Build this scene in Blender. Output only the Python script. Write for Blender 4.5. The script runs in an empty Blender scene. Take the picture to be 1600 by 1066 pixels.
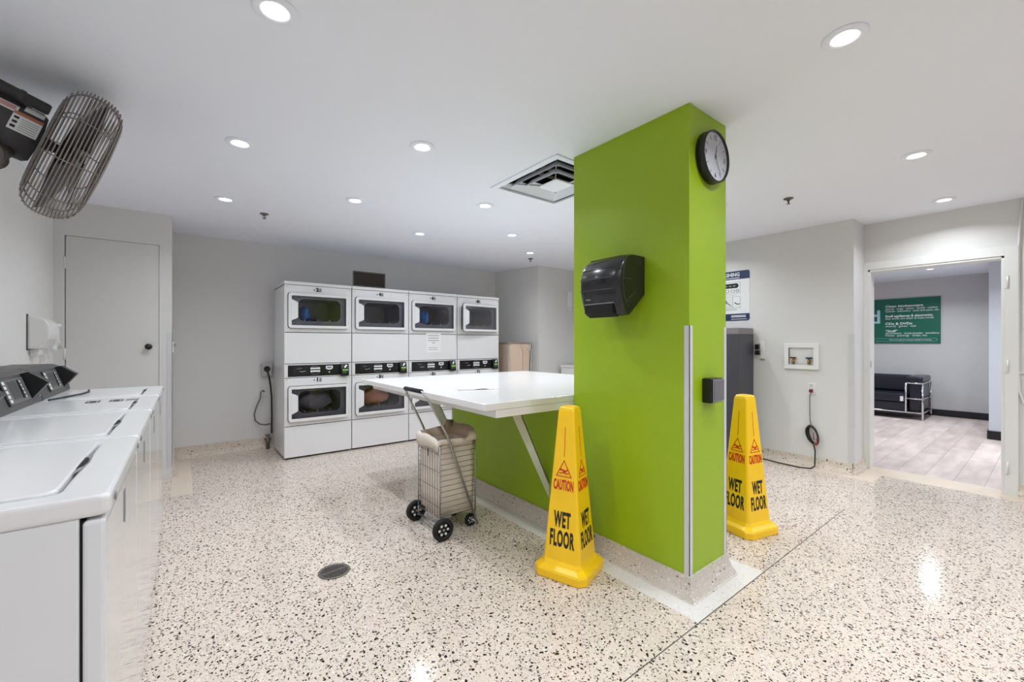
import bpy, bmesh, math, random
from mathutils import Matrix, Vector, Quaternion
random.seed(7)
PI = math.pi
sc = bpy.context.scene
COL = sc.collection

# ------------------------------------------------------------------ camera
CAM_H = 1.24
TH = math.atan2(512, 660)
cd = bpy.data.cameras.new('camera')
cd.sensor_width = 36.0
cd.lens = 36.0 * 660 / 1600
cd.shift_y = 3 / 1600
cd.clip_start = 0.02
cam = bpy.data.objects.new('camera', cd)
cam.location = (0, 0, CAM_H)
cam.rotation_euler = (PI / 2, 0, -TH)
COL.objects.link(cam)
sc.camera = cam

# ------------------------------------------------------------------ world, view
H = 2.41
w = bpy.data.worlds.new('world'); sc.world = w; w.use_nodes = True
w.node_tree.nodes['Background'].inputs[0].default_value = (0.9, 0.95, 1.0, 1)
w.node_tree.nodes['Background'].inputs[1].default_value = 0.25
sc.view_settings.view_transform = 'Standard'
sc.view_settings.look = 'None'
sc.view_settings.gamma = 1
sc.view_settings.use_curve_mapping = False
sc.view_settings.exposure = 0.0
sc.cycles.max_bounces = 12
sc.cycles.diffuse_bounces = 8
sc.cycles.glossy_bounces = 6
sc.cycles.transparent_max_bounces = 12
sc.cycles.sample_clamp_indirect = 6.0
sc.cycles.caustics_reflective = False
sc.cycles.caustics_refractive = False
sc.cycles.use_denoising = True
LAMP_W = 6.3

# ------------------------------------------------------------------ materials
def s2l(c):
    return tuple(((v / 255) / 12.92 if v / 255 <= .04045 else ((v / 255 + .055) / 1.055) ** 2.4) for v in c) + (1,)

def mat(name, rgb, rough=.5, metal=0, noise=0.0, nscale=8, bump=0.0, bscale=200, coat=0, spec=.5, emit=None, estr=0):
    m = bpy.data.materials.new(name); m.use_nodes = True
    nt = m.node_tree; b = nt.nodes['Principled BSDF']
    c = s2l(rgb)
    b.inputs['Base Color'].default_value = c
    b.inputs['Roughness'].default_value = rough
    b.inputs['Metallic'].default_value = metal
    b.inputs['Specular IOR Level'].default_value = spec
    if coat: b.inputs['Coat Weight'].default_value = coat; b.inputs['Coat Roughness'].default_value = .08
    tc = nt.nodes.new('ShaderNodeTexCoord')
    n = nt.nodes.new('ShaderNodeTexNoise'); n.inputs['Scale'].default_value = nscale; n.inputs['Detail'].default_value = 5
    nt.links.new(tc.outputs['Object'], n.inputs['Vector'])
    r = nt.nodes.new('ShaderNodeMapRange')
    r.inputs[3].default_value = 1 - noise; r.inputs[4].default_value = 1 + noise
    nt.links.new(n.outputs[0], r.inputs[0])
    mx = nt.nodes.new('ShaderNodeMix'); mx.data_type = 'RGBA'; mx.blend_type = 'MULTIPLY'; mx.inputs[0].default_value = 1
    mx.inputs[6].default_value = c
    nt.links.new(r.outputs[0], mx.inputs[7])
    nt.links.new(mx.outputs[2], b.inputs['Base Color'])
    if bump:
        n2 = nt.nodes.new('ShaderNodeTexNoise'); n2.inputs['Scale'].default_value = bscale
        nt.links.new(tc.outputs['Object'], n2.inputs['Vector'])
        bp = nt.nodes.new('ShaderNodeBump'); bp.inputs['Strength'].default_value = bump; bp.inputs['Distance'].default_value = .002
        nt.links.new(n2.outputs[0], bp.inputs['Height']); nt.links.new(bp.outputs[0], b.inputs['Normal'])
    if emit:
        b.inputs['Emission Color'].default_value = s2l(emit); b.inputs['Emission Strength'].default_value = estr
    return m

M = {}
M['wall'] = mat('wall_paint', (214, 213, 212), .62, noise=.015, nscale=3, bump=.12, bscale=140)
M['wall_glossy'] = mat('left_wall_paint', (232, 231, 230), .5, noise=.015, nscale=3, bump=.15, bscale=90)
M['ceiling'] = mat('ceiling_paint', (236, 240, 250), .8, noise=.008, nscale=2, bump=.15, bscale=160)
M['hall_wall'] = mat('hall_wall_paint', (196, 196, 196), .6, noise=.01, nscale=3)
M['hall_pillar'] = mat('hall_pillar_paint', (198, 204, 212), .6, noise=.01, nscale=3)
M['green'] = mat('green_paint', (148, 178, 18), .42, noise=.02, nscale=2, bump=.08, bscale=120)
M['door_paint'] = mat('door_paint', (212, 211, 209), .5, noise=.01, nscale=4)
M['casing'] = mat('casing_paint', (222, 222, 220), .4, noise=.012, nscale=6)
M['enamel'] = mat('white_enamel', (226, 226, 228), .22, noise=.01, nscale=5, coat=.3)
M['enamel_front'] = mat('washer_enamel', (222, 224, 228), .16, noise=.01, nscale=5, coat=.5)
M['plastic_white'] = mat('white_plastic', (228, 228, 228), .35, noise=.01, nscale=8)
M['black'] = mat('black_plastic', (16, 16, 18), .35, noise=.05, nscale=20)
M['black_gloss'] = mat('black_gloss_plastic', (24, 22, 27), .24, noise=.05, nscale=20, coat=.3)
M['black_matte'] = mat('black_gap', (6, 6, 6), .8, noise=.05)
M['rubber'] = mat('rubber', (22, 21, 22), .7, noise=.1, nscale=30)
M['drum'] = mat('drum_metal', (150, 150, 154), .45, .2, noise=.1, nscale=12)
M['bulkhead'] = mat('dryer_bulkhead', (134, 135, 142), .45, 0, noise=.04, nscale=12)
M['dark_gray'] = mat('dark_gray_console', (88, 86, 86), .45, .3, noise=.05, nscale=20)
M['mid_gray'] = mat('gray_console_panel', (112, 110, 110), .4, .2, noise=.04, nscale=20)
M['machine_gray'] = mat('charcoal_machine', (66, 66, 74), .45, noise=.04, nscale=8)
M['machine_top'] = mat('gray_machine_top', (128, 122, 124), .45, noise=.03, nscale=8)
M['chrome'] = mat('chrome', (220, 220, 222), .12, 1, noise=.02, nscale=20)
M['steel'] = mat('brushed_steel', (180, 180, 182), .32, 1, noise=.06, nscale=30)
M['alu'] = mat('aluminium_guard', (204, 205, 208), .4, .1, noise=.03, nscale=12)
M['dull_metal'] = mat('dull_metal', (120, 114, 110), .5, .7, noise=.15, nscale=40)
M['fan_wire'] = mat('dusty_wire', (150, 141, 137), .5, .35, noise=.25, nscale=60)
M['fan_blade'] = mat('fan_blade', (96, 92, 92), .4, .7, noise=.2, nscale=15)
M['fan_dark'] = mat('fan_motor_paint', (66, 64, 66), .55, .1, noise=.15, nscale=25)
M['quartz'] = mat('white_countertop', (228, 227, 226), .2, noise=.01, nscale=10, coat=.15)
M['yellow'] = mat('yellow_plastic', (250, 202, 22), .33, noise=.03, nscale=9, coat=.1)
M['red'] = mat('red_print', (200, 36, 20), .5, noise=.05, nscale=60)
M['ink'] = mat('black_print', (20, 18, 16), .5, noise=.05, nscale=60)
M['fabric'] = mat('beige_fabric', (224, 214, 202), .9, noise=.12, nscale=14, bump=.5, bscale=300)
M['fabric_shade_strap'] = mat('beige_fabric_shade_and_strap', (196, 176, 156), .9, noise=.1, nscale=14, bump=.5, bscale=300)  # darker beige: painted shade in the cart liner, also a hamper strap
M['hamper'] = mat('tan_canvas', (214, 190, 172), .85, noise=.06, nscale=10, bump=.4, bscale=300)
M['blue_reflect_print'] = mat('blue_reflection_and_print', (50, 140, 230), .85, noise=.3, nscale=25, bump=.5, bscale=90)  # imitates blue reflections in the dryer glass, also print on a notice
M['cloth_brown'] = mat('brown_cloth', (214, 150, 124), .85, noise=.35, nscale=9, bump=.6, bscale=60)
M['cloth_dark'] = mat('dark_cloth', (120, 114, 122), .85, noise=.45, nscale=9, bump=.6, bscale=60)
M['cord'] = mat('black_cord', (34, 30, 30), .5, noise=.1, nscale=40)
M['cord_gray'] = mat('gray_cord', (110, 106, 102), .5, noise=.1, nscale=40)
M['orange'] = mat('orange_cord', (150, 76, 50), .5, noise=.1, nscale=40)
M['red_valve'] = mat('red_valve', (110, 30, 28), .4, noise=.1, nscale=40)
M['blue_valve'] = mat('blue_valve', (24, 40, 90), .4, noise=.1, nscale=40)
M['brass'] = mat('brass', (150, 120, 70), .35, .9, noise=.1, nscale=40)
M['navy'] = mat('navy_print', (22, 44, 84), .45, noise=.02)
M['sign_white'] = mat('sign_white', (226, 228, 228), .45, noise=.01)
M['sign_green'] = mat('sign_green', (12, 98, 78), .4, noise=.03, nscale=3)
M['white_print'] = mat('white_print', (232, 236, 238), .5, noise=.01)
M['paleblue_print'] = mat('pale_blue_print', (170, 212, 222), .5, noise=.01)
M['gray_print'] = mat('gray_print', (130, 130, 132), .5, noise=.02)
M['lime_print'] = mat('lime_print', (150, 210, 110), .4, noise=.02)
M['paper'] = mat('paper', (232, 232, 232), .8, noise=.01)
M['orange_print'] = mat('orange_print', (182, 108, 80), .5, noise=.02)
M['pink_print'] = mat('pink_print', (206, 150, 150), .5, noise=.02)
M['leather'] = mat('black_leather', (18, 22, 36), .3, noise=.1, nscale=20, bump=.3, bscale=40, coat=.1)
M['black_base'] = mat('black_baseboard', (18, 18, 22), .35, noise=.05)
M['clock_face'] = mat('clock_face', (242, 244, 250), .35, noise=.01)
M['screen'] = mat('gray_screen', (110, 108, 116), .25, .2, noise=.02)
M['grille'] = mat('dark_grille', (132, 122, 112), .6, noise=.1, nscale=30)
M['strip'] = mat('divider_strip', (96, 92, 88), .5, .3, noise=.1)
M['lamp'] = mat('lamp_lens', (255, 255, 255), .5, emit=(255, 253, 248), estr=14)
M['lamp_can'] = mat('lamp_reflector', (230, 230, 228), .3, .3, noise=.01)

def terrazzo(name, base, dark_prob, fine, rough=.12, tint=(196, 176, 156)):
    m = bpy.data.materials.new(name); m.use_nodes = True
    nt = m.node_tree; N = nt.nodes; L = nt.links; b = N['Principled BSDF']
    tc = N.new('ShaderNodeTexCoord')
    def noise(scale, detail=3):
        n = N.new('ShaderNodeTexNoise'); n.inputs['Scale'].default_value = scale; n.inputs['Detail'].default_value = detail
        L.new(tc.outputs['Object'], n.inputs['Vector']); return n
    def math_(op, a, bb=None, c=None):
        n = N.new('ShaderNodeMath'); n.operation = op
        for i, v in enumerate((a, bb, c)):
            if v is None: continue
            if isinstance(v, (int, float)): n.inputs[i].default_value = v
            else: L.new(v, n.inputs[i])
        return n.outputs[0]
    # warp the lookup so that chips come out angular and uneven
    nw = noise(38, 2)
    sub = N.new('ShaderNodeVectorMath'); sub.operation = 'SUBTRACT'; L.new(nw.outputs['Color'], sub.inputs[0]); sub.inputs[1].default_value = (.5, .5, .5)
    scl = N.new('ShaderNodeVectorMath'); scl.operation = 'SCALE'; L.new(sub.outputs[0], scl.inputs[0]); scl.inputs['Scale'].default_value = .028
    add = N.new('ShaderNodeVectorMath'); add.operation = 'ADD'; L.new(tc.outputs['Object'], add.inputs[0]); L.new(scl.outputs[0], add.inputs[1])
    def chips(scale, prob, rad, soft=.06):
        v = N.new('ShaderNodeTexVoronoi'); v.inputs['Scale'].default_value = scale; L.new(add.outputs[0], v.inputs['Vector'])
        sep = N.new('ShaderNodeSeparateColor'); L.new(v.outputs['Color'], sep.inputs[0])
        pick = math_('LESS_THAN', sep.outputs[0], prob)
        r = math_('MULTIPLY_ADD', sep.outputs[1], rad * .75, rad * .55)
        d = math_('SUBTRACT', r, v.outputs['Distance'])
        mr = N.new('ShaderNodeMapRange'); mr.inputs[1].default_value = 0; mr.inputs[2].default_value = soft; L.new(d, mr.inputs[0])
        return math_('MULTIPLY', pick, mr.outputs[0])
    def mix(fac, a, bb):
        n = N.new('ShaderNodeMix'); n.data_type = 'RGBA'
        if isinstance(fac, (int, float)): n.inputs[0].default_value = fac
        else: L.new(fac, n.inputs[0])
        for i, v in ((6, a), (7, bb)):
            if isinstance(v, tuple): n.inputs[i].default_value = v
            else: L.new(v, n.inputs[i])
        return n.outputs[2]
    big = noise(1.1, 4)
    mr = N.new('ShaderNodeMapRange'); mr.inputs[1].default_value = .35; mr.inputs[2].default_value = .7; L.new(big.outputs[0], mr.inputs[0])
    col = mix(mr.outputs[0], s2l(base), s2l(tuple(int(v * .95) for v in base)))
    col = mix(math_('MULTIPLY', chips(150, .5, .38), fine), col, s2l(tint))
    col = mix(math_('MULTIPLY', chips(95, .25, .36), fine), col, s2l((238, 234, 230)))
    col = mix(math_('MULTIPLY', chips(120, .22, .3), fine), col, s2l((150, 128, 112)))
    if dark_prob:
        col = mix(chips(64, dark_prob, .33, .04), col, s2l((34, 28, 26)))
        col = mix(chips(83, dark_prob * .6, .32, .04), col, s2l((60, 50, 44)))
        col = mix(chips(118, dark_prob * .9, .34, .04), col, s2l((50, 42, 40)))
    L.new(col, b.inputs['Base Color'])
    b.inputs['Roughness'].default_value = rough
    b.inputs['Specular IOR Level'].default_value = .32
    return m
M['terrazzo'] = terrazzo('terrazzo_field', (220, 206, 194), .46, .9)
M['border'] = terrazzo('terrazzo_border_gray', (228, 224, 222), .0, .7, tint=(206, 200, 196))
M['border_tan'] = terrazzo('terrazzo_border_tan', (222, 206, 188), 0, .6, rough=.4, tint=(206, 188, 168))
M['cove'] = terrazzo('terrazzo_cove', (214, 202, 188), .10, .8, rough=.4)
M['cove_gray'] = terrazzo('terrazzo_cove_column', (204, 196, 188), .04, .8, rough=.35)

def planks():
    m = bpy.data.materials.new('vinyl_planks'); m.use_nodes = True
    nt = m.node_tree; N = nt.nodes; L = nt.links; b = N['Principled BSDF']
    tc = N.new('ShaderNodeTexCoord')
    br = N.new('ShaderNodeTexBrick'); br.inputs['Scale'].default_value = 1
    br.inputs['Brick Width'].default_value = 1.2; br.inputs['Row Height'].default_value = .19
    br.inputs['Mortar Size'].default_value = .0015; br.inputs['Color1'].default_value = s2l((216, 200, 194)); br.inputs['Color2'].default_value = s2l((194, 178, 172)); br.inputs['Mortar'].default_value = s2l((130, 120, 120))
    L.new(tc.outputs['Object'], br.inputs['Vector'])
    mp = N.new('ShaderNodeMapping'); mp.inputs['Scale'].default_value = (2.2, 9, 1); L.new(tc.outputs['Object'], mp.inputs['Vector'])
    n = N.new('ShaderNodeTexNoise'); n.inputs['Scale'].default_value = 1; n.inputs['Detail'].default_value = 6; L.new(mp.outputs[0], n.inputs['Vector'])
    r = N.new('ShaderNodeMapRange'); r.inputs[1].default_value = .3; r.inputs[2].default_value = .7; r.inputs[3].default_value = .78; r.inputs[4].default_value = 1.1; L.new(n.outputs[0], r.inputs[0])
    mx = N.new('ShaderNodeMix'); mx.data_type = 'RGBA'; mx.blend_type = 'MULTIPLY'; mx.inputs[0].default_value = 1
    L.new(br.outputs['Color'], mx.inputs[6]); L.new(r.outputs[0], mx.inputs[7]); L.new(mx.outputs[2], b.inputs['Base Color'])
    b.inputs['Roughness'].default_value = .45
    return m
M['planks'] = planks()

def glass(name, tint, ior=1.45, rough=.02):
    m = bpy.data.materials.new(name); m.use_nodes = True
    nt = m.node_tree; N = nt.nodes; L = nt.links
    N.remove(N['Principled BSDF']); out = N['Material Output']
    tr = N.new('ShaderNodeBsdfTransparent'); tr.inputs[0].default_value = tint
    gl = N.new('ShaderNodeBsdfGlossy'); gl.inputs['Roughness'].default_value = rough
    fr = N.new('ShaderNodeFresnel'); fr.inputs[0].default_value = ior
    mx = N.new('ShaderNodeMixShader'); L.new(fr.outputs[0], mx.inputs[0]); L.new(tr.outputs[0], mx.inputs[1]); L.new(gl.outputs[0], mx.inputs[2])
    L.new(mx.outputs[0], out.inputs[0])
    return m
M['glass'] = glass('tinted_door_glass', (.93, .93, .97, 1), 1.45)

# ------------------------------------------------------------------ mesh building
class MB:
    def __init__(s):
        s.v = []; s.f = []; s.fm = []; s.sm = []; s.mats = []; s.xf = Matrix.Identity(4)
    def mi(s, m):
        if m not in s.mats: s.mats.append(m)
        return s.mats.index(m)
    def add(s, vs, fs, m, smooth=False):
        o = len(s.v); k = s.mi(m)
        s.v += [tuple(s.xf @ Vector(p)) for p in vs]
        for f in fs:
            s.f.append([i + o for i in f]); s.fm.append(k); s.sm.append(smooth)
        return s
    def box(s, x0, y0, z0, x1, y1, z1, m):
        vs = [(x, y, z) for z in (z0, z1) for y in (y0, y1) for x in (x0, x1)]
        return s.add(vs, [(0, 2, 3, 1), (4, 5, 7, 6), (0, 1, 5, 4), (2, 6, 7, 3), (0, 4, 6, 2), (1, 3, 7, 5)], m)
    def prism(s, poly, axis, a, b, m, smooth=False):
        # poly: 2D outline; axis 'x' -> (y,z), 'y' -> (x,z), 'z' -> (x,y)
        def P(p, t):
            return {'x': (t, p[0], p[1]), 'y': (p[0], t, p[1]), 'z': (p[0], p[1], t)}[axis]
        n = len(poly)
        vs = [P(p, a) for p in poly] + [P(p, b) for p in poly]
        s.add(vs, [tuple(range(n))[::-1], tuple(range(n, 2 * n))], m)
        k = len(s.v) - 2 * n; mi = s.mi(m)
        for i in range(n):
            j = (i + 1) % n
            s.f.append([k + i, k + j, k + n + j, k + n + i]); s.fm.append(mi); s.sm.append(smooth)
        return s
    def ring(s, outer, inner, axis, a, b, m):
        # flat plate with a hole: outlines with the same number of points
        def P(p, t):
            return {'x': (t, p[0], p[1]), 'y': (p[0], t, p[1]), 'z': (p[0], p[1], t)}[axis]
        n = len(outer)
        vs = [P(p, a) for p in outer] + [P(p, a) for p in inner] + [P(p, b) for p in outer] + [P(p, b) for p in inner]
        fs = []
        for i in range(n):
            j = (i + 1) % n
            fs += [(i, n + i, n + j, j), (2 * n + i, 2 * n + j, 3 * n + j, 3 * n + i), (i, j, 2 * n + j, 2 * n + i), (n + i, 3 * n + i, 3 * n + j, n + j)]
        return s.add(vs, fs, m)
    def tube(s, pts, r, m, n=8, closed=False, cap=True):
        pts = [Vector(p) for p in pts]; N = len(pts)
        rs = r if isinstance(r, (list, tuple)) else [r] * N
        T = []
        for i in range(N):
            if closed: d = pts[(i + 1) % N] - pts[i - 1]
            else: d = pts[min(i + 1, N - 1)] - pts[max(i - 1, 0)]
            T.append(d.normalized() if d.length > 1e-9 else Vector((0, 0, 1)))
        up = Vector((0, 0, 1)) if abs(T[0].z) < .9 else Vector((1, 0, 0))
        u = T[0].cross(up).normalized(); vs = []
        for i in range(N):
            u = (u - T[i] * u.dot(T[i]))
            if u.length < 1e-6: u = T[i].orthogonal()
            u.normalize(); v = T[i].cross(u)
            for k in range(n):
                a = 2 * PI * k / n
                vs.append(tuple(pts[i] + (u * math.cos(a) + v * math.sin(a)) * rs[i]))
        fs = []
        for i in range(N if closed else N - 1):
            j = (i + 1) % N
            for k in range(n):
                l = (k + 1) % n
                fs.append((i * n + k, i * n + l, j * n + l, j * n + k))
        s.add(vs, fs, m, True)
        if cap and not closed:
            o = len(s.v) - len(vs); mi = s.mi(m)
            s.f.append([o + k for k in range(n)][::-1]); s.fm.append(mi); s.sm.append(False)
            s.f.append([o + (N - 1) * n + k for k in range(n)]); s.fm.append(mi); s.sm.append(False)
        return s
    def cyl(s, p0, p1, r0, m, r1=None, n=20, smooth=True):
        p0, p1 = Vector(p0), Vector(p1); r1 = r0 if r1 is None else r1
        d = (p1 - p0).normalized(); u = d.orthogonal().normalized(); v = d.cross(u)
        vs = []
        for p, r in ((p0, r0), (p1, r1)):
            for k in range(n):
                a = 2 * PI * k / n; vs.append(tuple(p + (u * math.cos(a) + v * math.sin(a)) * r))
        s.add(vs, [(k, (k + 1) % n, n + (k + 1) % n, n + k) for k in range(n)], m, smooth)
        o = len(s.v) - 2 * n; mi = s.mi(m)
        s.f.append([o + k for k in range(n)][::-1]); s.fm.append(mi); s.sm.append(False)
        s.f.append([o + n + k for k in range(n)]); s.fm.append(mi); s.sm.append(False)
        return s
    def lathe(s, prof, m, origin=(0, 0, 0), axis=(0, 0, 1), n=28, smooth=True, closed=False):
        # prof: (radius, height along the axis)
        o = Vector(origin); d = Vector(axis).normalized(); u = d.orthogonal().normalized(); v = d.cross(u)
        vs = []
        for r, h in prof:
            for k in range(n):
                a = 2 * PI * k / n; vs.append(tuple(o + d * h + (u * math.cos(a) + v * math.sin(a)) * r))
        fs = []
        P = len(prof)
        for i in range(P if closed else P - 1):
            j = (i + 1) % P
            for k in range(n):
                l = (k + 1) % n; fs.append((i * n + k, i * n + l, j * n + l, j * n + k))
        return s.add(vs, fs, m, smooth)
    def ball(s, c, r, m, n=16, sq=(1, 1, 1)):
        prof = []
        o = len(s.v); k = n // 2; vs = []
        for i in range(k + 1):
            t = PI * i / k
            for j in range(n):
                a = 2 * PI * j / n
                vs.append((c[0] + r * sq[0] * math.sin(t) * math.cos(a), c[1] + r * sq[1] * math.sin(t) * math.sin(a), c[2] + r * sq[2] * math.cos(t)))
        fs = [(i * n + j, i * n + (j + 1) % n, (i + 1) * n + (j + 1) % n, (i + 1) * n + j) for i in range(k) for j in range(n)]
        return s.add(vs, fs, m, True)
    def build(s, name, parent=None, bevel=0, seg=2, loc=None):
        me = bpy.data.meshes.new(name); me.from_pydata(s.v, [], s.f)
        for m in s.mats: me.materials.append(m)
        for p, k, q in zip(me.polygons, s.fm, s.sm): p.material_index = k; p.use_smooth = q
        bm = bmesh.new(); bm.from_mesh(me); bmesh.ops.recalc_face_normals(bm, faces=bm.faces); bm.to_mesh(me); bm.free()
        me.update()
        o = bpy.data.objects.new(name, me); COL.objects.link(o)
        if parent is not None: o.parent = parent
        if loc: o.location = loc
        if bevel:
            md = o.modifiers.new('bevel', 'BEVEL'); md.width = bevel; md.segments = seg; md.limit_method = 'ANGLE'; md.angle_limit = math.radians(40)
            md.harden_normals = False
        return o

def tag(o, label, cat, group=None):
    o['label'] = label; o['category'] = cat
    if group: o['group'] = group
    return o
def thing(name, label, cat, loc=(0, 0, 0), rotz=0, group=None):
    o = bpy.data.objects.new(name, None); COL.objects.link(o)
    o.empty_display_size = .1
    o.location = loc; o.rotation_euler = (0, 0, rotz)
    return tag(o, label, cat, group)
def struct(o):
    o['kind'] = 'structure'; return o
def dup(root, loc=None, label=None, rotz=None):
    kids = {}
    for c in bpy.data.objects:
        if c.parent: kids.setdefault(c.parent.name, []).append(c)
    def cp(o, par):
        r = o.copy(); COL.objects.link(r)
        if par: r.parent = par
        for c in kids.get(o.name, []): cp(c, r)
        return r
    r = cp(root, None)
    if loc: r.location = loc
    if rotz is not None: r.rotation_euler = (0, 0, rotz)
    if label: r['label'] = label
    return r

def rrect(x0, z0, x1, z1, r, n=5):
    out = []
    for cx, cz, a0 in ((x1 - r, z1 - r, 0), (x0 + r, z1 - r, 90), (x0 + r, z0 + r, 180), (x1 - r, z0 + r, 270)):
        for i in range(n + 1):
            a = math.radians(a0 + 90 * i / n); out.append((cx + r * math.cos(a), cz + r * math.sin(a)))
    return out

def frame(org, xdir, ydir):
    x = Vector(xdir).normalized(); y = Vector(ydir).normalized(); z = x.cross(y)
    m = Matrix((x, y, z)).transposed().to_4x4(); m.translation = Vector(org); return m

def text_mesh(strg, size, m, mtx, name='lettering', parent=None, sx=1.0, align='CENTER', bold=0.0, depth=.0006, mb=None, line=1.0, spc=1.0):
    cu = bpy.data.curves.new('t', 'FONT'); cu.body = strg; cu.size = size; cu.align_x = align; cu.align_y = 'CENTER'
    cu.extrude = depth; cu.offset = bold; cu.resolution_u = 3; cu.space_line = line; cu.space_character = spc
    ob = bpy.data.objects.new('t', cu); COL.objects.link(ob)
    dg = bpy.context.evaluated_depsgraph_get()
    me = bpy.data.meshes.new_from_object(ob.evaluated_get(dg))
    bpy.data.objects.remove(ob)
    X = mtx @ Matrix.Diagonal((sx, 1, 1, 1))
    vs = [tuple(X @ v.co) for v in me.vertices]; fs = [tuple(p.vertices) for p in me.polygons]
    bpy.data.meshes.remove(me)
    b = mb or MB()
    b.add(vs, fs, m)
    if mb is None: return b.build(name, parent)
    return b

# ================================================================== SETTING
XL, XR, XD = -.84, 4.98, 5.33
YB, YC, YR = 5.72, 4.98, -2.6
CHASE = [(4.09, YB), (4.22, 4.79)]
def solid(name, boxes, m, bevel=0):
    b = MB()
    for bx in boxes: b.box(*bx, m)
    return struct(b.build(name, None, bevel))
# floor
struct(MB().box(XL - .2, YR - .2, -.15, XD + .12, YB + .2, 0, M['terrazzo']).build('floor'))
# walls (each with real thickness)
solid('wall_left', [(XL - .15, YR, 0, XL, YC, H)], M['wall_glossy'])
solid('wall_rear', [(XL - .15, YR - .15, 0, XD + .12, YR, H)], M['wall'])
# closet front with its doorway, and its side
solid('wall_closet', [(XL - .15, YC, 0, -.775, YC + .12, H), (-.18, YC, 0, -.09, YC + .12, H), (-.775, YC, 2.125, -.18, YC + .12, H),
                      (-.21, YC + .12, 0, -.09, YB, H)], M['wall'])
solid('wall_back', [(-.21, YB, 0, 4.3, YB + .15, H)], M['wall'])
struct(MB().prism([CHASE[0], CHASE[1], (XR, 4.79), (XR + .15, 4.79), (XR + .15, YB + .15), (4.09, YB + .15)], 'z', 0, H, M['wall']).build('wall_chase'))
solid('wall_right', [(XR, 1.17, 0, XD + .12, 4.79, H)], M['wall'])
DY0, DY1, DZ = .262, 1.138, 1.955
solid('wall_door_side', [(XD, YR, 0, XD + .12, DY0, H), (XD, DY1, 0, XD + .12, 1.17, H), (XD, DY0, DZ, XD + .12, DY1, H)], M['wall'])
# ceiling with a real opening for the air diffuser
VX0, VX1, VY0, VY1 = 1.86, 2.44, 1.93, 2.57
solid('ceiling', [(XL - .15, YR - .15, H, XD + .12, VY0, H + .3), (XL - .15, VY1, H, XD + .12, YB + .15, H + .3),
                  (XL - .15, VY0, H, VX0, VY1, H + .3), (VX1, VY0, H, XD + .12, VY1, H + .3), (VX0, VY0, H + .25, VX1, VY1, H + .3)], M['ceiling'])

def cove(name, path, h, out, m, z0=0, kind='structure', parent=None):
    # terrazzo cove base swept along a polyline (wall plane), leaning out on the left side of the path
    prof = [(0, h), (.012, h), (.014, h * .7), (.02, h * .42), (.032, h * .2), (out * .8, h * .06), (out, 0.0015), (0, 0.0015)]
    b = MB(); P = [Vector((p[0], p[1])) for p in path]; n = len(P); cols = []
    for i in range(n):
        d0 = (P[i] - P[i - 1]).normalized() if i else (P[1] - P[0]).normalized()
        d1 = (P[i + 1] - P[i]).normalized() if i < n - 1 else d0
        n0 = Vector((-d0.y, d0.x)); n1 = Vector((-d1.y, d1.x)); nn = (n0 + n1)
        nn = nn / nn.dot(n0) if abs(nn.dot(n0)) > 1e-6 else n0
        cols.append([(P[i].x + nn.x * o, P[i].y + nn.y * o, z0 + z) for o, z in prof])
    k = len(prof)
    vs = [p for c in cols for p in c]
    fs = [(i * k + j, i * k + (j + 1) % k, (i + 1) * k + (j + 1) % k, (i + 1) * k + j) for i in range(n - 1) for j in range(k)]
    fs += [tuple(range(k)), tuple(range((n - 1) * k, n * k))]
    b.add(vs, fs, m)
    o = b.build(name, parent)
    if kind: o['kind'] = kind
    return o
cove('baseboard_back', [(4.09, YB), (-.09, YB), (-.09, YC)], .13, .05, M['cove'])
cove('baseboard_right', [(XR, 1.17), (XR, 4.79), (4.22, 4.79), (4.09, YB)], .10, .05, M['cove'])
cove('baseboard_jog', [(XD - .02, 1.17), (XR, 1.17), (XR, 1.18)], .10, .04, M['cove'])
cove('baseboard_door_side', [(XD, YR + .1), (XD, .19)], .10, .04, M['cove'])
# pale terrazzo borders and the metal divider strip
def inlay(name, rects, m, z=.0012):
    b = MB()
    for x0, y0, x1, y1 in rects: b.box(x0, y0, -.02, x1, y1, z, m)
    return struct(b.build(name))
inlay('trim_1', [(1.795, .972, 2.475, 1.094), (1.795, 1.094, 1.94, 3.40), (2.31, 1.094, 2.475, 3.40), (1.795, 3.40, 2.475, 3.55)], M['border'])
inlay('trim_2', [(-.09, 4.35, .055, YB), (.055, YB - .12, .83, YB)], M['border_tan'])
inlay('trim_3', [(4.82, 1.0, XR, 4.79), (XR, 1.0, XD, 1.17), (5.13, -2.5, XD, 1.0), (XD, DY0, XD + .12, DY1)], M['border_tan'])
inlay('trim_4', [(.9, .9675, 3.3, .971)], M['strip'], .0014)
inlay('trim_5', [(3.3, .968, 3.9, .971)], M['strip'], .0013)

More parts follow.
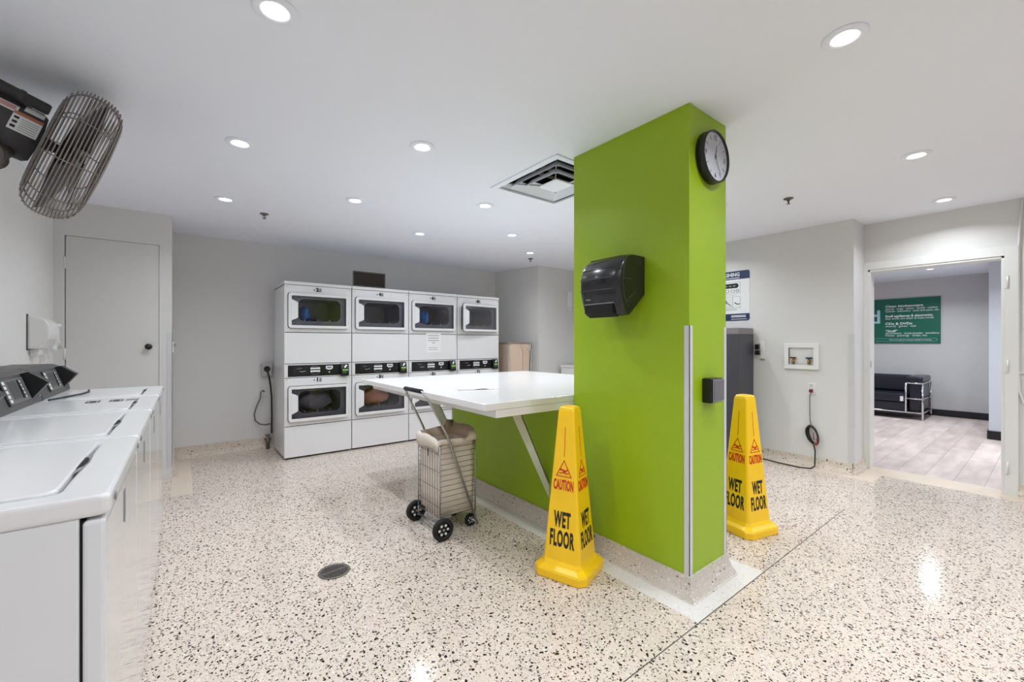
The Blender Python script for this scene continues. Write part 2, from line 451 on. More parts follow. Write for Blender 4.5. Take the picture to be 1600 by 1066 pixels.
# ================================================================== LAMPS
def spot_lamp(x, y, name='ceiling_downlight', label='', group=None, z=H, power=LAMP_W, visible_tilt=0):
    t = thing(name, label, 'ceiling light', (x, y, z), 0, group)
    MB().lathe([(.074, 0), (.074, -.004), (.068, -.009), (.050, -.010), (.038, -.003), (.038, 0)], M['ceiling'], n=36, closed=True).build('trim_ring', t)
    MB().lathe([(.038, -.0005), (.030, -.002), (.001, -.0025)], M['lamp'], n=30).build('lens', t)
    ld = bpy.data.lights.new(name + '_glow', 'AREA'); ld.shape = 'DISK'; ld.size = .05; ld.energy = power; ld.spread = math.radians(145); ld.color = (.89, .945, 1.0)
    lo = bpy.data.objects.new('lamp_bulb', ld); lo.parent = t; lo.location = (0, 0, -.02); COL.objects.link(lo)
    return t
LG = 'round recessed downlights in the laundry room ceiling'
vis = [(.252, 1.68, 'large recessed downlight at the top edge, left of the picture centre, above the washers'),
       (1.992, .495, 'large recessed downlight at the top right, nearest the camera in front of the green column'),
       (.257, 2.923, 'recessed downlight just right of the wall fan on the ceiling'),
       (1.12, 2.314, 'recessed downlight left of the square ceiling air diffuser, in the row nearest it'),
       (.263, 4.14, 'recessed downlight left of the sprinkler nearest the closet door'),
       (1.107, 3.524, 'recessed downlight above the gap between dryer stacks 1-2 and 3-4'),
       (2.021, 2.978, 'recessed downlight just below-left of the square ceiling air diffuser'),
       (1.989, 4.172, 'small recessed downlight in front of the third dryer stack'),
       (2.801, 3.61, 'small recessed downlight in front of the fourth dryer stack'),
       (3.54, 4.185, 'farthest recessed downlight, close to the sprinkler by the far wall corner'),
       (3.597, .534, 'recessed downlight on the right, between the big front one and the one by the doorway'),
       (4.899, .563, 'recessed downlight nearest the doorway wall')]
for x, y, l in vis: spot_lamp(x, y, label=l, group=LG)
# the same grid of lamps carries on behind the column and behind the camera
for x, y, l in [(2.80, 2.42, 'hidden directly behind the green column'), (3.6, 1.76, 'hidden behind the right edge of the green column'), (3.6, 2.97, 'hidden behind the left edge of the green column'),
             (4.4, 2.45, 'hidden behind the green column near the charcoal machine'), (1.11, -.1, 'overhead just right of the camera'), (.26, .45, 'above the nearest washer'), (.26, -.9, 'behind the camera over the washers'),
             (1.99, -.75, 'behind the camera, second row'), (2.8, -.1, 'right of the camera, second from the doorway wall'), (3.6, -.7, 'behind the camera near the doorway'), 
             (1.11, -1.4, 'near the rear wall, left'), (2.8, -1.5, 'near the rear wall, middle'), (4.4, -1.5, 'near the rear wall, right')]:
    spot_lamp(x, y, label='recessed downlight ' + l, group='recessed downlights not seen in the photo')

def sprinkler(x, y, label, z=H):
    t = thing('sprinkler_head', label, 'sprinkler', (x, y, z))
    MB().lathe([(.034, 0), (.036, -.004), (.026, -.010), (.012, -.012), (.001, -.012)], M['dull_metal'], n=24).build('escutcheon', t)
    b = MB().cyl((0, 0, -.010), (0, 0, -.022), .011, M['dull_metal'], n=12)
    b.tube([(-.010, 0, -.02), (-.014, 0, -.032), (-.002, 0, -.044)], .0025, M['dull_metal'], 6).tube([(.010, 0, -.02), (.014, 0, -.032), (.002, 0, -.044)], .0025, M['dull_metal'], 6)
    b.cyl((0, 0, -.022), (0, 0, -.040), .003, M['red_valve'], n=8)
    b.lathe([(.0005, -.044), (.010, -.0445), (.014, -.047), (.010, -.0475), (.0005, -.0475)], M['dull_metal'], n=16)
    b.build('sprinkler_body', t)
    return t
SG = 'ceiling sprinkler heads'
sprinkler(.572, 4.394, 'dark sprinkler head on the ceiling above the left end of the dryers')['group'] = SG
sprinkler(3.861, 1.329, 'dark sprinkler head on the ceiling right of the green column')['group'] = SG
sprinkler(3.789, 4.465, 'small dark sprinkler head above the far wall corner behind the table')['group'] = SG

# square stepped air diffuser
t = thing('ceiling_diffuser', 'white square stepped air diffuser in the ceiling beside the green column', 'air vent', (0, 0, H))
cx, cy = (VX0 + VX1) / 2, (VY0 + VY1) / 2
def sq(hx, hy, r=.02, n=4): return rrect(cx - hx, cy - hy, cx + hx, cy + hy, r, n)
MB().ring(sq(.335, .36, .004), sq(.288, .318, .004), 'z', -.010, -.0005, M['ceiling']).build('frame', t, .001)
def cone_ring(h0, h1, z0, z1, th, m, r=.03):
    o = rrect(cx - h0, cy - h0 * 1.1, cx + h0, cy + h0 * 1.1, r); i = rrect(cx - h1, cy - h1 * 1.1, cx + h1, cy + h1 * 1.1, r * .7); n = len(o)
    vs = [(p[0], p[1], z0) for p in o] + [(p[0], p[1], z1) for p in i] + [(p[0], p[1], z0 + th) for p in o] + [(p[0], p[1], z1 + th) for p in i]
    fs = []
    for k in range(n):
        j = (k + 1) % n
        fs += [(k, j, n + j, n + k), (2 * n + k, 3 * n + k, 3 * n + j, 2 * n + j), (k, 2 * n + k, 2 * n + j, j), (n + k, n + j, 3 * n + j, 3 * n + k)]
    return MB().add(vs, fs, m)
cone_ring(.232, .195, -.012, .035, .004, M['ceiling']).build('louvre', t)
cone_ring(.288, .268, -.001, .035, .003, M['ceiling'], r=.006).build('frame_skirt', t)
cone_ring(.160, .125, -.016, .028, .004, M['ceiling']).build('louvre', t)
MB().prism(rrect(cx - .085, cy - .095, cx + .085, cy + .095, .02), 'z', -.022, -.014, M['ceiling']).build('center_plate', t)
b = MB().ring(sq(.289, .319, .004), sq(.283, .313, .004), 'z', .002, .24, M['black_matte'])
b.box(cx - .286, cy - .316, .235, cx + .286, cy + .316, .245, M['black_matte'])
for k in (-1, 1): b.box(cx - .28, cy + k * .05 - .004, .05, cx + .28, cy + k * .05 + .004, .07, M['grille'])
b.build('plenum', t)
b = MB()
for sx in (-1, 1):
    for sy in (-1, 1): b.tube([(cx + sx * .06, cy + sy * .06, -.014), (cx + sx * .285, cy + sy * .31, .03)], .004, M['grille'], 6)
b.build('hanger', t)

# slim access slot on the ceiling close to the back wall
tag(MB().box(1.94, 5.50, H - .006, 2.22, 5.60, H - .0005, M['ceiling']).box(1.97, 5.515, H - .009, 2.19, 5.55, H - .0055, M['casing']).build('ceiling_slot_vent', bevel=.002),
    'slim white slot vent on the ceiling above the wall grille', 'air vent')

# ================================================================== GREEN COLUMN AND HALF WALL
CX0, CX1, CY0, CY1 = 1.94, 2.31, 1.094, 1.865
t = thing('column', 'bright green square structural column from floor to ceiling with metal corner guards', 'column', (CX0, CY0, 0))
MB().box(0, 0, 0, .37, .771, H, M['green']).build('shaft', t, .002)
b = MB().box(-.003, -.003, .105, .026, 0, 1.325, M['alu']).box(-.003, -.003, .105, 0, .026, 1.325, M['alu'])
b.build('corner_guard', t)
b = MB().box(.344, -.003, .105, .373, 0, 1.325, M['alu']).box(.37, -.003, .105, .373, .026, 1.325, M['alu'])
b.build('corner_guard', t)
o = cove('cove_base', [(.37, .771), (.37, 0), (0, 0), (0, .771)], .105, .05, M['cove_gray'], kind=None, parent=t)
# leaning direction is the left of the path, so mirror the sweep outward
for v in o.data.vertices: pass
t = thing('half_wall', 'low green wall under the white folding table, running back from the column', 'partition', (CX0, CY1, 0))
MB().box(0, .001, 0, .37, 1.535, .829, M['green']).build('panel', t, .002)
MB().box(-.002, 1.515, .105, .004, 1.537, .84, M['alu']).build('corner_guard', t)
cove('cove_base', [(0, 0), (0, 1.535), (.37, 1.535)], .105, .05, M['cove_gray'], kind=None, parent=t)

# ================================================================== FOLDING TABLE
TX0, TX1, TY0, TY1, TZ = 1.265, 3.17, 1.868, 3.84, .912
t = thing('folding_table', 'large white square folding table top fixed on the green half wall', 'table', (TX0, TY0, 0))
W_, D_ = TX1 - TX0, TY1 - TY0
MB().box(0, 0, TZ - .038, W_, D_, TZ, M['quartz']).build('table_top', t, .003)
MB().ring(rrect(.075, .0, W_ - .075, D_ - .075, .002, 1), rrect(.16, .10, W_ - .16, D_ - .16, .002, 1), 'z', TZ - .082, TZ - .039, M['casing']).build('underframe', t, .002)
def brace(y):
    b = MB()
    # steel angle brace: flat bar with a stiffening flange, from the underframe down to the half wall
    x0, z0, x1, z1 = .37, TZ - .083, .672, .215
    d = Vector((x1 - x0, 0, z1 - z0)).normalized(); nrm = Vector((-d.z, 0, d.x)) * .033
    poly = [(x0 - .034, z0), (x0 + .040, z0), (x1, z1 + .085), (x1, z1 - .02)]
    b.prism(poly, 'y', y - .006, y + .0, M['casing'])
    e = [(x0 + .030, z0), (x0 + .040, z0), (x1, z1 + .085), (x1, z1 + .065)]
    b.prism(e, 'y', y - .006, y + .05, M['casing'])
    b.build('brace', t, .0015)
brace(.225); brace(1.38)
# papers
def paper(name, label, x, y, z, w_, h_, rz, seed):
    random.seed(seed); b = MB(); n = 8; vs = []; c, s_ = math.cos(rz), math.sin(rz)
    for j in range(n + 1):
        for i in range(n + 1):
            u, v = i / n - .5, j / n - .5
            zz = .002 + .016 * max(0, math.sin(i * 1.1 + j * .6 + seed)) * (abs(u) + .3)
            vs.append((x + c * u * w_ - s_ * v * h_, y + s_ * u * w_ + c * v * h_, z + zz))
    fs = [(j * (n + 1) + i, j * (n + 1) + i + 1, (j + 1) * (n + 1) + i + 1, (j + 1) * (n + 1) + i) for j in range(n) for i in range(n)]
    b.add(vs, fs, M['paper'], True)
    o = b.build(name); md = o.modifiers.new('thick', 'SOLIDIFY'); md.thickness = .0012; md.offset = 1
    return tag(o, label, 'paper')
paper('paper_sheet', 'crumpled white paper sheet lying on the folding table', 1.66, 2.55, TZ, .30, .15, -.35, 3)

# ================================================================== STACKED DRYERS
def laundry(seedv, m, cxx, czz, ww, hh, dd, parent):
    random.seed(seedv); b = MB(); n = 22; k = 14; vs = []
    for i in range(k + 1):
        tt = PI * i / k
        for j in range(n):
            a = 2 * PI * j / n
            f = 1 + .13 * math.sin(3 * a + seedv + tt * 2) + .10 * math.sin(5 * tt + 2 * a) + random.uniform(-.04, .04)
            vs.append((cxx + ww * f * math.sin(tt) * math.cos(a), .2 + dd * f * math.sin(tt) * math.sin(a), max(czz - hh * .98, czz + hh * f * math.cos(tt))))
    fs = [(i * n + j, i * n + (j + 1) % n, (i + 1) * n + (j + 1) % n, (i + 1) * n + j) for i in range(k) for j in range(n)]
    b.add(vs, fs, m, True)
    return b
def dryer_door(z0, z1, open_=0, lx=.034, rx=.650):
    b = MB(); g = MB(); hd = MB()
    if open_:
        piv = Matrix.Translation((rx, -.006, 0)); X = piv @ Matrix.Rotation(-open_ * -1, 4, 'Z') @ piv.inverted()
        b.xf = g.xf = hd.xf = X
    out = rrect(lx, z0, rx, z1, .028); inn = rrect(lx + .03, z0 + .031, rx - .027, z1 - .031, .008)
    b.ring(out, inn, 'y', -.034, -.007, M['enamel'])
    b.ring(rrect(lx - .004, z0 - .004, rx + .004, z1 + .004, .03), rrect(lx + .03, z0 + .03, rx - .03, z1 - .03, .006), 'y', -.007 if open_ else -.004, -.001, M['rubber'])
    g.box(lx + .029, -.024, z0 + .030, rx - .026, -.018, z1 - .030, M['glass'])
    zc = (z0 + z1) / 2 + .005
    hd.prism([(lx + .024, zc - .115), (lx + .075, zc - .092), (lx + .092, zc - .08), (lx + .092, zc + .08), (lx + .075, zc + .092), (lx + .024, zc + .115)], 'y', -.037, -.022, M['enamel'])
    return b, g, hd
def make_dryer(nlow, nup, label, loc, ajar=0, clothes=()):
    t = thing('stacked_dryer', label, 'dryer', loc, 0, 'stacked double dryers along the back wall')
    Wd, Dp = .690, .645
    b = MB()
    # shell: sides, back, top and front panels with openings behind the doors
    b.box(0, .012, .018, .004, Dp, 1.862, M['enamel']); b.box(Wd - .004, .012, .018, Wd, Dp, 1.862, M['enamel'])
    b.box(0, Dp - .004, .018, Wd, Dp, 1.862, M['enamel']); b.box(0, .012, 1.855, Wd, Dp, 1.862, M['enamel'])
    b.box(0, .012, .018, Wd, Dp, .022, M['enamel'])
    b.build('side_panels', t)
    b = MB()
    for z0, z1, hole in ((.018, .346, None), (.353, .862, (.399, .776)), (1.018, 1.349, None), (1.356, 1.860, (1.398, 1.775))):
        if hole is None: b.box(0, 0, z0, Wd, .012, z1, M['enamel'])
        else:
            b.ring(rrect(0, z0, Wd, z1, .001), rrect(.06, hole[0] + .03, .625, hole[1] - .03, .01), 'y', 0, .012, M['enamel'])
    b.build('front_panel', t, .004)
    MB().box(-.004, -.008, 1.864, Wd + .002, Dp, 1.898, M['enamel']).build('top_cap', t, .006)
    MB().box(.02, .04, 0, Wd - .02, Dp - .03, .018, M['black_matte']).build('base', t)
    # gaps behind the seams
    for z0, z1 in ((.346, .354), (.862, .878), (1.000, 1.018), (1.349, 1.357)): MB().box(.004, .006, z0, Wd - .004, .03, z1, M['black_matte']).build('seam_strip', t)
    # the two drums
    for z0, z1 in ((.399, .776), (1.398, 1.775)):
        bb = MB().ring(rrect(.05, z0 + .02, .635, z1 - .02, .01), rrect(.135, z0 + .075, .575, z1 - .055, .06), 'y', .013, .03, M['bulkhead'])
        bb.ring(rrect(.128, z0 + .068, .582, z1 - .048, .062), rrect(.138, z0 + .078, .572, z1 - .058, .058), 'y', .006, .014, M['drum'])
        o = bb.build('bulkhead', t)
        d = MB(); outl = rrect(.135, z0 + .075, .575, z1 - .055, .06); n = len(outl)
        vs = [(p[0], .03, p[1]) for p in outl] + [(p[0], .50, p[1]) for p in outl]
        d.add(vs, [(i, (i + 1) % n, n + (i + 1) % n, n + i) for i in range(n)], M['drum'], True)
        d.add([(p[0], .50, p[1]) for p in outl], [tuple(range(n))], M['drum'])
        for k in range(3): d.box(.2 + .13 * k, .05, z0 + .078, .215 + .13 * k, .48, z0 + .10, M['drum'])
        d.build('drum', t)
    for k, (z0, z1) in enumerate(((.399, .776), (1.398, 1.775))):
        a = ajar if k == 1 else 0
        lx, rx = (.034, .650)
        b, g, hd = dryer_door(z0, z1, a)
        d = b.build('door', t, .003); g.build('door_window', d); hd.build('door_handle', d, .004)
        for zz in (z0 + .06, z1 - .10): MB().box(.650, -.012, zz, .658, -.0005, zz + .045, M['steel']).build('hinge', d)
    # control strip
    MB().ring(rrect(0, .868, Wd, 1.012, .002), rrect(.034, .878, .662, 1.0, .002), 'y', 0, .012, M['enamel']).build('control_surround', t, .002)
    p = MB().box(.034, -.003, .878, .662, .010, 1.0, M['black'])
    pp = p.build('control_panel', t, .001)
    q = MB().prism(rrect(.085, .893, .235, .985, .01, 3), 'y', -.005, -.003, M['black_gloss'])
    q.box(.12, -.006, .962, .165, -.005, .967, M['gray_print'])
    q.tube([(.145, -.006, .935), (.165, -.006, .928), (.205, -.006, .936)], .0022, M['paleblue_print'], 5)
    q.build('display', pp)
    q = MB()
    q.ring(rrect(.255, .895, .35, .988, .03, 4), rrect(.259, .899, .346, .984, .027, 4), 'y', -.0045, -.003, M['gray_print'])
    for zz in (.952, .922): q.box(.253, -.005, zz, .352, -.003, zz + .018, M['white_print'])
    q.box(.25, -.0055, .943, .355, -.0045, .946, M['ink'])
    q.build('keypad', pp)
    q = MB().prism([(.412, .985), (.485, .985), (.485, .955), (.465, .943), (.432, .943), (.412, .955)], 'y', -.0045, -.003, M['white_print'])
    q.box(.424, -.0052, .957, .473, -.0045, .975, M['gray_print'])
    q.prism(rrect(.441, .908, .456, .923, .007, 3), 'y', -.0045, -.003, M['white_print'])
    q.build('badge', pp)
    r = MB().prism([(-.044, .872), (-.040, .95), (-.022, 1.006), (-.003, 1.006), (-.003, .872)], 'x', .565, .652, M['black'])
    rr = r.build('card_reader', t, .003)
    q = MB().box(.580, -.0455, .925, .640, -.0425, .942, M['lime_print'])
    q.box(.585, -.0462, .905, .625, -.044, .909, M['lime_print'])
    q.xf = frame((.615, -.037, .974), (1, 0, 0), (0, .55, 1)) @ Matrix.Rotation(.9, 4, 'Z')
    q.box(-.021, -.008, 0, .021, .008, .003, M['white_print'])
    q.build('reader_marks', rr)
    # number plates
    for txt, xx, zz in ((nup, .325, 1.82), (nlow, .325, .834)):
        q = MB().box(xx - .042, -.002, zz - .02, xx + .042, 0, zz + .02, M['sign_white']).box(xx + .018, -.003, zz - .02, xx + .042, -.001, zz + .02, M['gray_print'])
        q.box(xx - .039, -.003, zz - .012, xx - .026, -.001, zz + .010, M['gray_print'])
        o = q.build('number_plate', t)
        text_mesh(str(txt), .052, M['ink'], frame((xx, -.004, zz + .001), (1, 0, 0), (0, 0, 1)), 'lettering', o, sx=1.15, bold=.0035)
    # screws on the panel corners
    q = MB()
    for zz in (1.838, .845):
        for xx in (.022, Wd - .022): q.cyl((xx, -.002, zz), (xx, .002, zz), .005, M['gray_print'], n=10)
    for zz in (.887, .992):
        for xx in (.017, Wd - .015): q.cyl((xx, -.002, zz), (xx, .002, zz), .003, M['gray_print'], n=8)
    q.build('screws', t)
    for kk, m, c_ in clothes:  # laundry loads, plus blue lumps that stand in for reflections in the glass
        z0 = .399 if kk == 0 else 1.398
        cxx, ww, hh = c_
        laundry(int(cxx * 97) + kk, M[m], cxx, z0 + .078 + hh, ww, hh, .13, t).build('laundry', t)
        for o in [x for x in t.children if x.name.startswith('laundry')]: pass
    return t
DX, DY, PITCH = .833, 4.988, .7
dryers = [
    (1, 2, 'stacked pair of white dryers numbered 2 over 1, leftmost of the row', 0, [(0, 'cloth_dark', (.34, .17, .11)), (1, 'blue_reflect_print', (.235, .045, .08))]),  # the blue lump stands in for a reflection in the upper window
    (3, 4, 'stacked pair of white dryers numbered 4 over 3, brown laundry behind the lower door', 0, [(0, 'cloth_brown', (.31, .17, .115))]),
    (5, 6, 'stacked pair of white dryers numbered 6 over 5, with a paper notice taped on', 0, [(1, 'blue_reflect_print', (.285, .055, .09)), (0, 'cloth_dark', (.35, .15, .08))]),  # blue lump again imitates a reflection, the dark one is laundry
    (7, 8, 'stacked pair of white dryers numbered 8 over 7, upper door ajar, rightmost', .11, [])]
for i, (a, bn, lab, aj, cl) in enumerate(dryers):
    make_dryer(a, bn, lab, (DX + PITCH * i, DY, 0), aj, cl)
# notice taped on the third stack
t = thing('paper_notice', 'white printed paper notice taped on the dryer stack numbered 6 over 5', 'notice', (2.463, DY - .0025, 1.115))
MB().box(0, 0, 0, .215, .0012, .27, M['paper']).build('sheet', t)
b = MB()
for zz, x0, x1 in ((.215, .03, .19), (.182, .03, .185), (.15, .03, .185), (.12, .09, .13)):
    x = x0
    while x < x1:
        wd = random.uniform(.012, .03); b.box(x, -.0008, zz, min(x + wd, x1), 0, zz + .010, M['gray_print']); x += wd + .006
for zz in (.06, .035): b.box(.035, -.0008, zz, .165, 0, zz + .005, M['gray_print'])
b.build('lettering', t)

# ================================================================== TOP-LOAD WASHERS
def make_washer(y0, label):
    Wy = .655
    t = thing('washing_machine', label, 'washing machine', (XL, y0, 0), 0, 'top-load washers in a row along the left wall')
    xf = .72          # front face, measured from the wall
    xb = .03
    b = MB()
    b.box(xb, .004, .05, xf - .038, Wy - .004, .905, M['enamel_front'])
    b.build('cabinet', t, .004)
    MB().box(xb + .04, .03, 0, xf - .06, Wy - .03, .05, M['black_matte']).build('base', t)
    MB().box(xf - .034, .0, .025, xf, Wy, .898, M['enamel_front']).build('front_panel', t, .008, 3)
    MB().box(xf - .04, .008, .05, xf - .033, Wy - .008, .9, M['black_matte']).build('seam_backing', t)
    # rounded top deck with a lid opening and lid
    MB().ring(rrect(xb, .0, xf + .006, Wy, .014), rrect(xb + .185, .055, xf - .075, Wy - .055, .03), 'z', .905, .945, M['enamel']).build('top_deck', t, .010, 3)
    d = MB().prism(rrect(xb + .189, .059, xf - .079, Wy - .059, .028), 'z', .925, .949, M['enamel']).build('lid', t, .004)
    h = MB()
    h.prism([(xf - .077, .21), (xf - .068, .25), (xf - .064, .33), (xf - .068, .41), (xf - .077, .45)], 'z', .9455, .9462, M['gray_print'])
    h.prism([(xf - .079, .27), (xf - .070, .29), (xf - .067, .33), (xf - .070, .37), (xf - .079, .39)], 'z', .9462, .9475, M['black_matte'])
    h.build('lid_grip', t)
    # front details
    q = MB().box(xf - .001, .30, .79, xf + .0015, .325, .87, M['gray_print'])
    q.build('lock_plate', t)
    q = MB()
    for yy in (.06, Wy - .06): q.cyl((xf + .003, yy, .925), (xf + .009, yy, .925), .009, M['gray_print'], n=14)
    q.build('screws', t)
    # console
    c = MB().prism([(.035, .946), (.272, .946), (.278, .958), (.232, 1.098), (.20, 1.112), (.035, 1.112)], 'y', .004, Wy - .004, M['dark_gray'])
    cn = c.build('console', t, .005)
    # inset panel and buttons on the sloping face
    face = frame((.278, 0, .958), (0, 1, 0), (-.046, 0, .140))
    q = MB(); q.xf = face
    q.box(.19, .022, .0, .49, .13, .003, M['mid_gray'])
    q.box(.17, .018, .0, .19, .135, .005, M['black'])
    q.build('control_panel', cn, .001)
    q = MB(); q.xf = face
    for k in range(5): q.box(.195, .030 + k * .020, .003, .222, .044 + k * .020, .0055, M['sign_white'])
    q.prism([(.38, .035), (.41, .035), (.41, .12), (.395, .12)], 'z', .003, .005, M['black'])
    for k in range(5): q.box(.422, .035 + k * .018, .003, .432, .045 + k * .018, .0045, M['white_print'])
    q.box(.265, .04, .003, .37, .12, .004, M['dark_gray'])
    q.build('keypad', cn)
    q = MB(); q.xf = face
    q.box(.05, .07, .0, .095, .09, .003, M['lime_print']); q.box(.05, .105, .0, .08, .112, .002, M['gray_print'])
    q.build('sticker', cn)
    q = MB(); q.xf = face
    q.prism([(.02, 0), (.075, .075), (.145, .028), (.145, 0)], 'x', .50, .565, M['black'])
    r = q.build('card_reader', cn, .002)
    q = MB(); q.xf = face
    q.prism([(.03, .0), (.078, .066), (.138, .026), (.138, 0)], 'x', .565, .595, M['steel'])
    q.box(.600, .10, .0, .612, .135, .012, M['chrome']); q.box(.603, .02, .0, .612, .03, .01, M['chrome'])
    q.build('lock_bracket', cn, .002)
    return t
for i, lab in enumerate(('white top-load washer nearest the camera, its side panel filling the lower left corner',
                         'white top-load washer directly behind the nearest one',
                         'white top-load washer third from the camera, with a black cord lying across its lid',
                         'white top-load washer farthest from the camera, standing next to the closet door')):
    make_washer(1.135 + .665 * i, lab)
b = MB().tube([(-.53, 3.06, .956), (-.49, 3.2, .956), (-.45, 3.33, .956), (-.44, 3.46, .956), (-.455, 3.58, .956)], .005, M['cord'], 6)
tag(b.build('black_cable'), 'short black cable lying curved on the washer lids below the far console', 'cable')
# printed instructions on the third lid
t = thing('lid_label', 'faint grey printed instruction label on the lid of the third washer', 'label', (-.38, 2.86, .9498))
b = MB()
for xx, yy, a_, l_ in ((.0, .0, .05, .09), (.085, .0, .05, .09)):
    b.ring(rrect(xx, yy, xx + a_, yy + l_, .004, 2), rrect(xx + .006, yy + .006, xx + a_ - .006, yy + l_ - .006, .002, 2), 'z', 0, .0006, M['ink'])
    for k in range(4): b.box(xx + .012, yy + .015 + k * .017, 0, xx + a_ - .012, yy + .020 + k * .017, .0006, M['ink'])
for k in range(7): b.box(.145, .01 + k * .012, 0, .145 + .05, .013 + k * .012, .0006, M['gray_print'])
b.build('lettering', t)

# ================================================================== WALL FAN
c0 = Vector((-.398, 2.72, 2.082)); ax = Vector((.93, .25, -.30)).normalized()
t = thing('wall_fan', 'dark grey industrial wall fan with round wire guard, mounted high on the left wall', 'fan', (XL, 2.60, 1.93))
org = Vector(t.location); C0 = c0 - org
g = MB()
u = ax.orthogonal().normalized(); v = ax.cross(u)
R0 = .296; HD = .100
def prof_r(tt):  # superellipse cage
    return R0 * (max(0, 1 - abs(tt) ** 2.2)) ** (1 / 7)
NR = 17
for i in range(NR):
    tt = -.96 + 1.92 * i / (NR - 1)
    r = prof_r(tt); p = C0 + ax * (tt * HD)
    if r < .04: continue
    g.tube([p + (u * math.cos(2 * PI * k / 48) + v * math.sin(2 * PI * k / 48)) * r for k in range(48)], .0026, M['fan_wire'], 5, closed=True)
for side in (-1, 1):
    for r in (.055, .08, .105, .13, .155, .18, .205, .228):
        if r > .17 and side > 0: pass
        tt = side * (1 - (r / R0) ** 7) ** (1 / 2.2); p = C0 + ax * (tt * HD)
        g.tube([p + (u * math.cos(2 * PI * k / 40) + v * math.sin(2 * PI * k / 40)) * r for k in range(40)], .0022, M['fan_wire'], 5, closed=True)
g.build('guard_rings', t)
g = MB()
for k in range(10):
    a = 2 * PI * (k + .35) / 10; dr = u * math.cos(a) + v * math.sin(a)
    pts = []
    for i in range(25):
        phi = -PI / 2 + PI * i / 24
        tt = math.sin(phi); rr = prof_r(tt) if abs(tt) < .999 else .045
        pts.append(C0 + ax * (tt * (HD - .003)) + dr * max(rr - .003, .045))
    g.tube(pts, .0028, M['fan_wire'], 5)
for side in (-1, 1): g.cyl(C0 + ax * (side * (HD + .001)), C0 + ax * (side * (HD - .005)), .055, M['fan_wire'], n=24)
g.build('guard_ribs', t)
g = MB().cyl(C0 - ax * .05, C0 + ax * .04, .045, M['fan_dark'], n=20)
g.build('hub', t)
for k in range(3):
    a0 = 2 * PI * k / 3 + .5; bl = MB(); vs = []; n1, n2 = 9, 7
    for i in range(n1):
        r = .04 + .235 * i / (n1 - 1); hw = math.radians(16 + 26 * math.sin(PI * (i / (n1 - 1)) * .75))
        for j in range(n2):
            s_ = j / (n2 - 1) * 2 - 1; a = a0 + hw * s_
            vs.append(tuple(C0 + (u * math.cos(a) + v * math.sin(a)) * r + ax * (.045 * s_ * (1 - .3 * i / n1))))
    bl.add(vs, [(i * n2 + j, i * n2 + j + 1, (i + 1) * n2 + j + 1, (i + 1) * n2 + j) for i in range(n1 - 1) for j in range(n2 - 1)], M['fan_blade'], True)
    o = bl.build('blade', t); md = o.modifiers.new('thick', 'SOLIDIFY'); md.thickness = .003
# motor, seen from its side
mt = MB().lathe([(.001, -.40), (.08, -.398), (.104, -.38), (.112, -.355), (.112, -.262), (.114, -.258), (.114, -.165), (.112, -.161), (.112, -.125), (.098, -.108), (.03, -.102), (.02, -.05)], M['fan_dark'], origin=C0, axis=ax, n=40)
motor = mt.build('motor', t)
# frame of the motor side that faces the room and the camera
camdir = (Vector((0, 0, CAM_H)) - (c0 - ax * .22)); camdir = (camdir - ax * camdir.dot(ax)).normalized()
side_up = ax.cross(camdir)
if side_up.z < 0: side_up = -side_up
def on_motor(tt, ang, r):  # ang measured from the camera direction toward up
    return C0 + ax * tt + (camdir * math.cos(ang) + side_up * math.sin(ang)) * r
def patch(t0, t1, a0, a1, r, m, name, parent):
    b = MB(); n = 8
    vs = [on_motor(tt, a0 + (a1 - a0) * i / n, r) for tt in (t0, t1) for i in range(n + 1)]
    b.add([tuple(p) for p in vs], [(i, i + 1, n + 2 + i, n + 1 + i) for i in range(n)], m)
    return b.build(name, parent)
patch(-.175, -.118, .84, 1.22, .1148, M['sign_white'], 'plain_sticker', motor)
patch(-.260, -.188, .60, .92, .1150, M['sign_white'], 'name_sticker', motor)
patch(-.255, -.195, .66, .87, .1156, M['pink_print'], 'name_sticker_print', motor)
patch(-.196, -.113, -.04, .56, .1150, M['sign_white'], 'warning_sticker', motor)
patch(-.196, -.113, .56, .70, .1150, M['orange_print'], 'warning_band', motor)
for aa in (.05, .22, .39): patch(-.190, -.176, aa, aa + .09, .1156, M['ink'], 'warning_pictogram', motor)
for aa in (.03, .11, .19, .27, .35, .43): patch(-.168, -.120, aa, aa + .02, .1156, M['gray_print'], 'warning_text', motor)
b = MB()
p0, p1 = on_motor(-.275, 1.25, .142), on_motor(-.115, 1.25, .142)
dd = (p1 - p0)
b.lathe([(.001, 0), (.020, .002), (.024, .010), (.024, dd.length * .42), (.027, dd.length * .43), (.027, dd.length * .52), (.023, dd.length * .53), (.023, dd.length - .008), (.019, dd.length), (.001, dd.length)], M['fan_dark'], origin=p0, axis=dd, n=22)
b.cyl(on_motor(-.195, 1.25, .105), on_motor(-.195, 1.25, .135), .012, M['fan_dark'])
b.build('capacitor', t, 0)
# yoke and wall arm
b = MB()
kn = on_motor(-.20, -.95, .165)
b.cyl(on_motor(-.17, -.95, .105), kn, .030, M['dull_metal'], r1=.036)
b.cyl(kn - Vector((0, .035, 0)), kn + Vector((0, .035, 0)), .046, M['dull_metal'])
b.cyl(kn - Vector((0, .047, 0)), kn - Vector((0, .03, 0)), .017, M['steel'], n=6)
b.tube([kn, kn + Vector((-.08, -.01, .01)), Vector((.06, .0, .0)), Vector((.02, 0, 0))], .028, M['dull_metal'], 12)
b.cyl((.001, 0, 0), (.022, 0, 0), .085, M['dull_metal'], n=28)
b.build('wall_bracket', t)

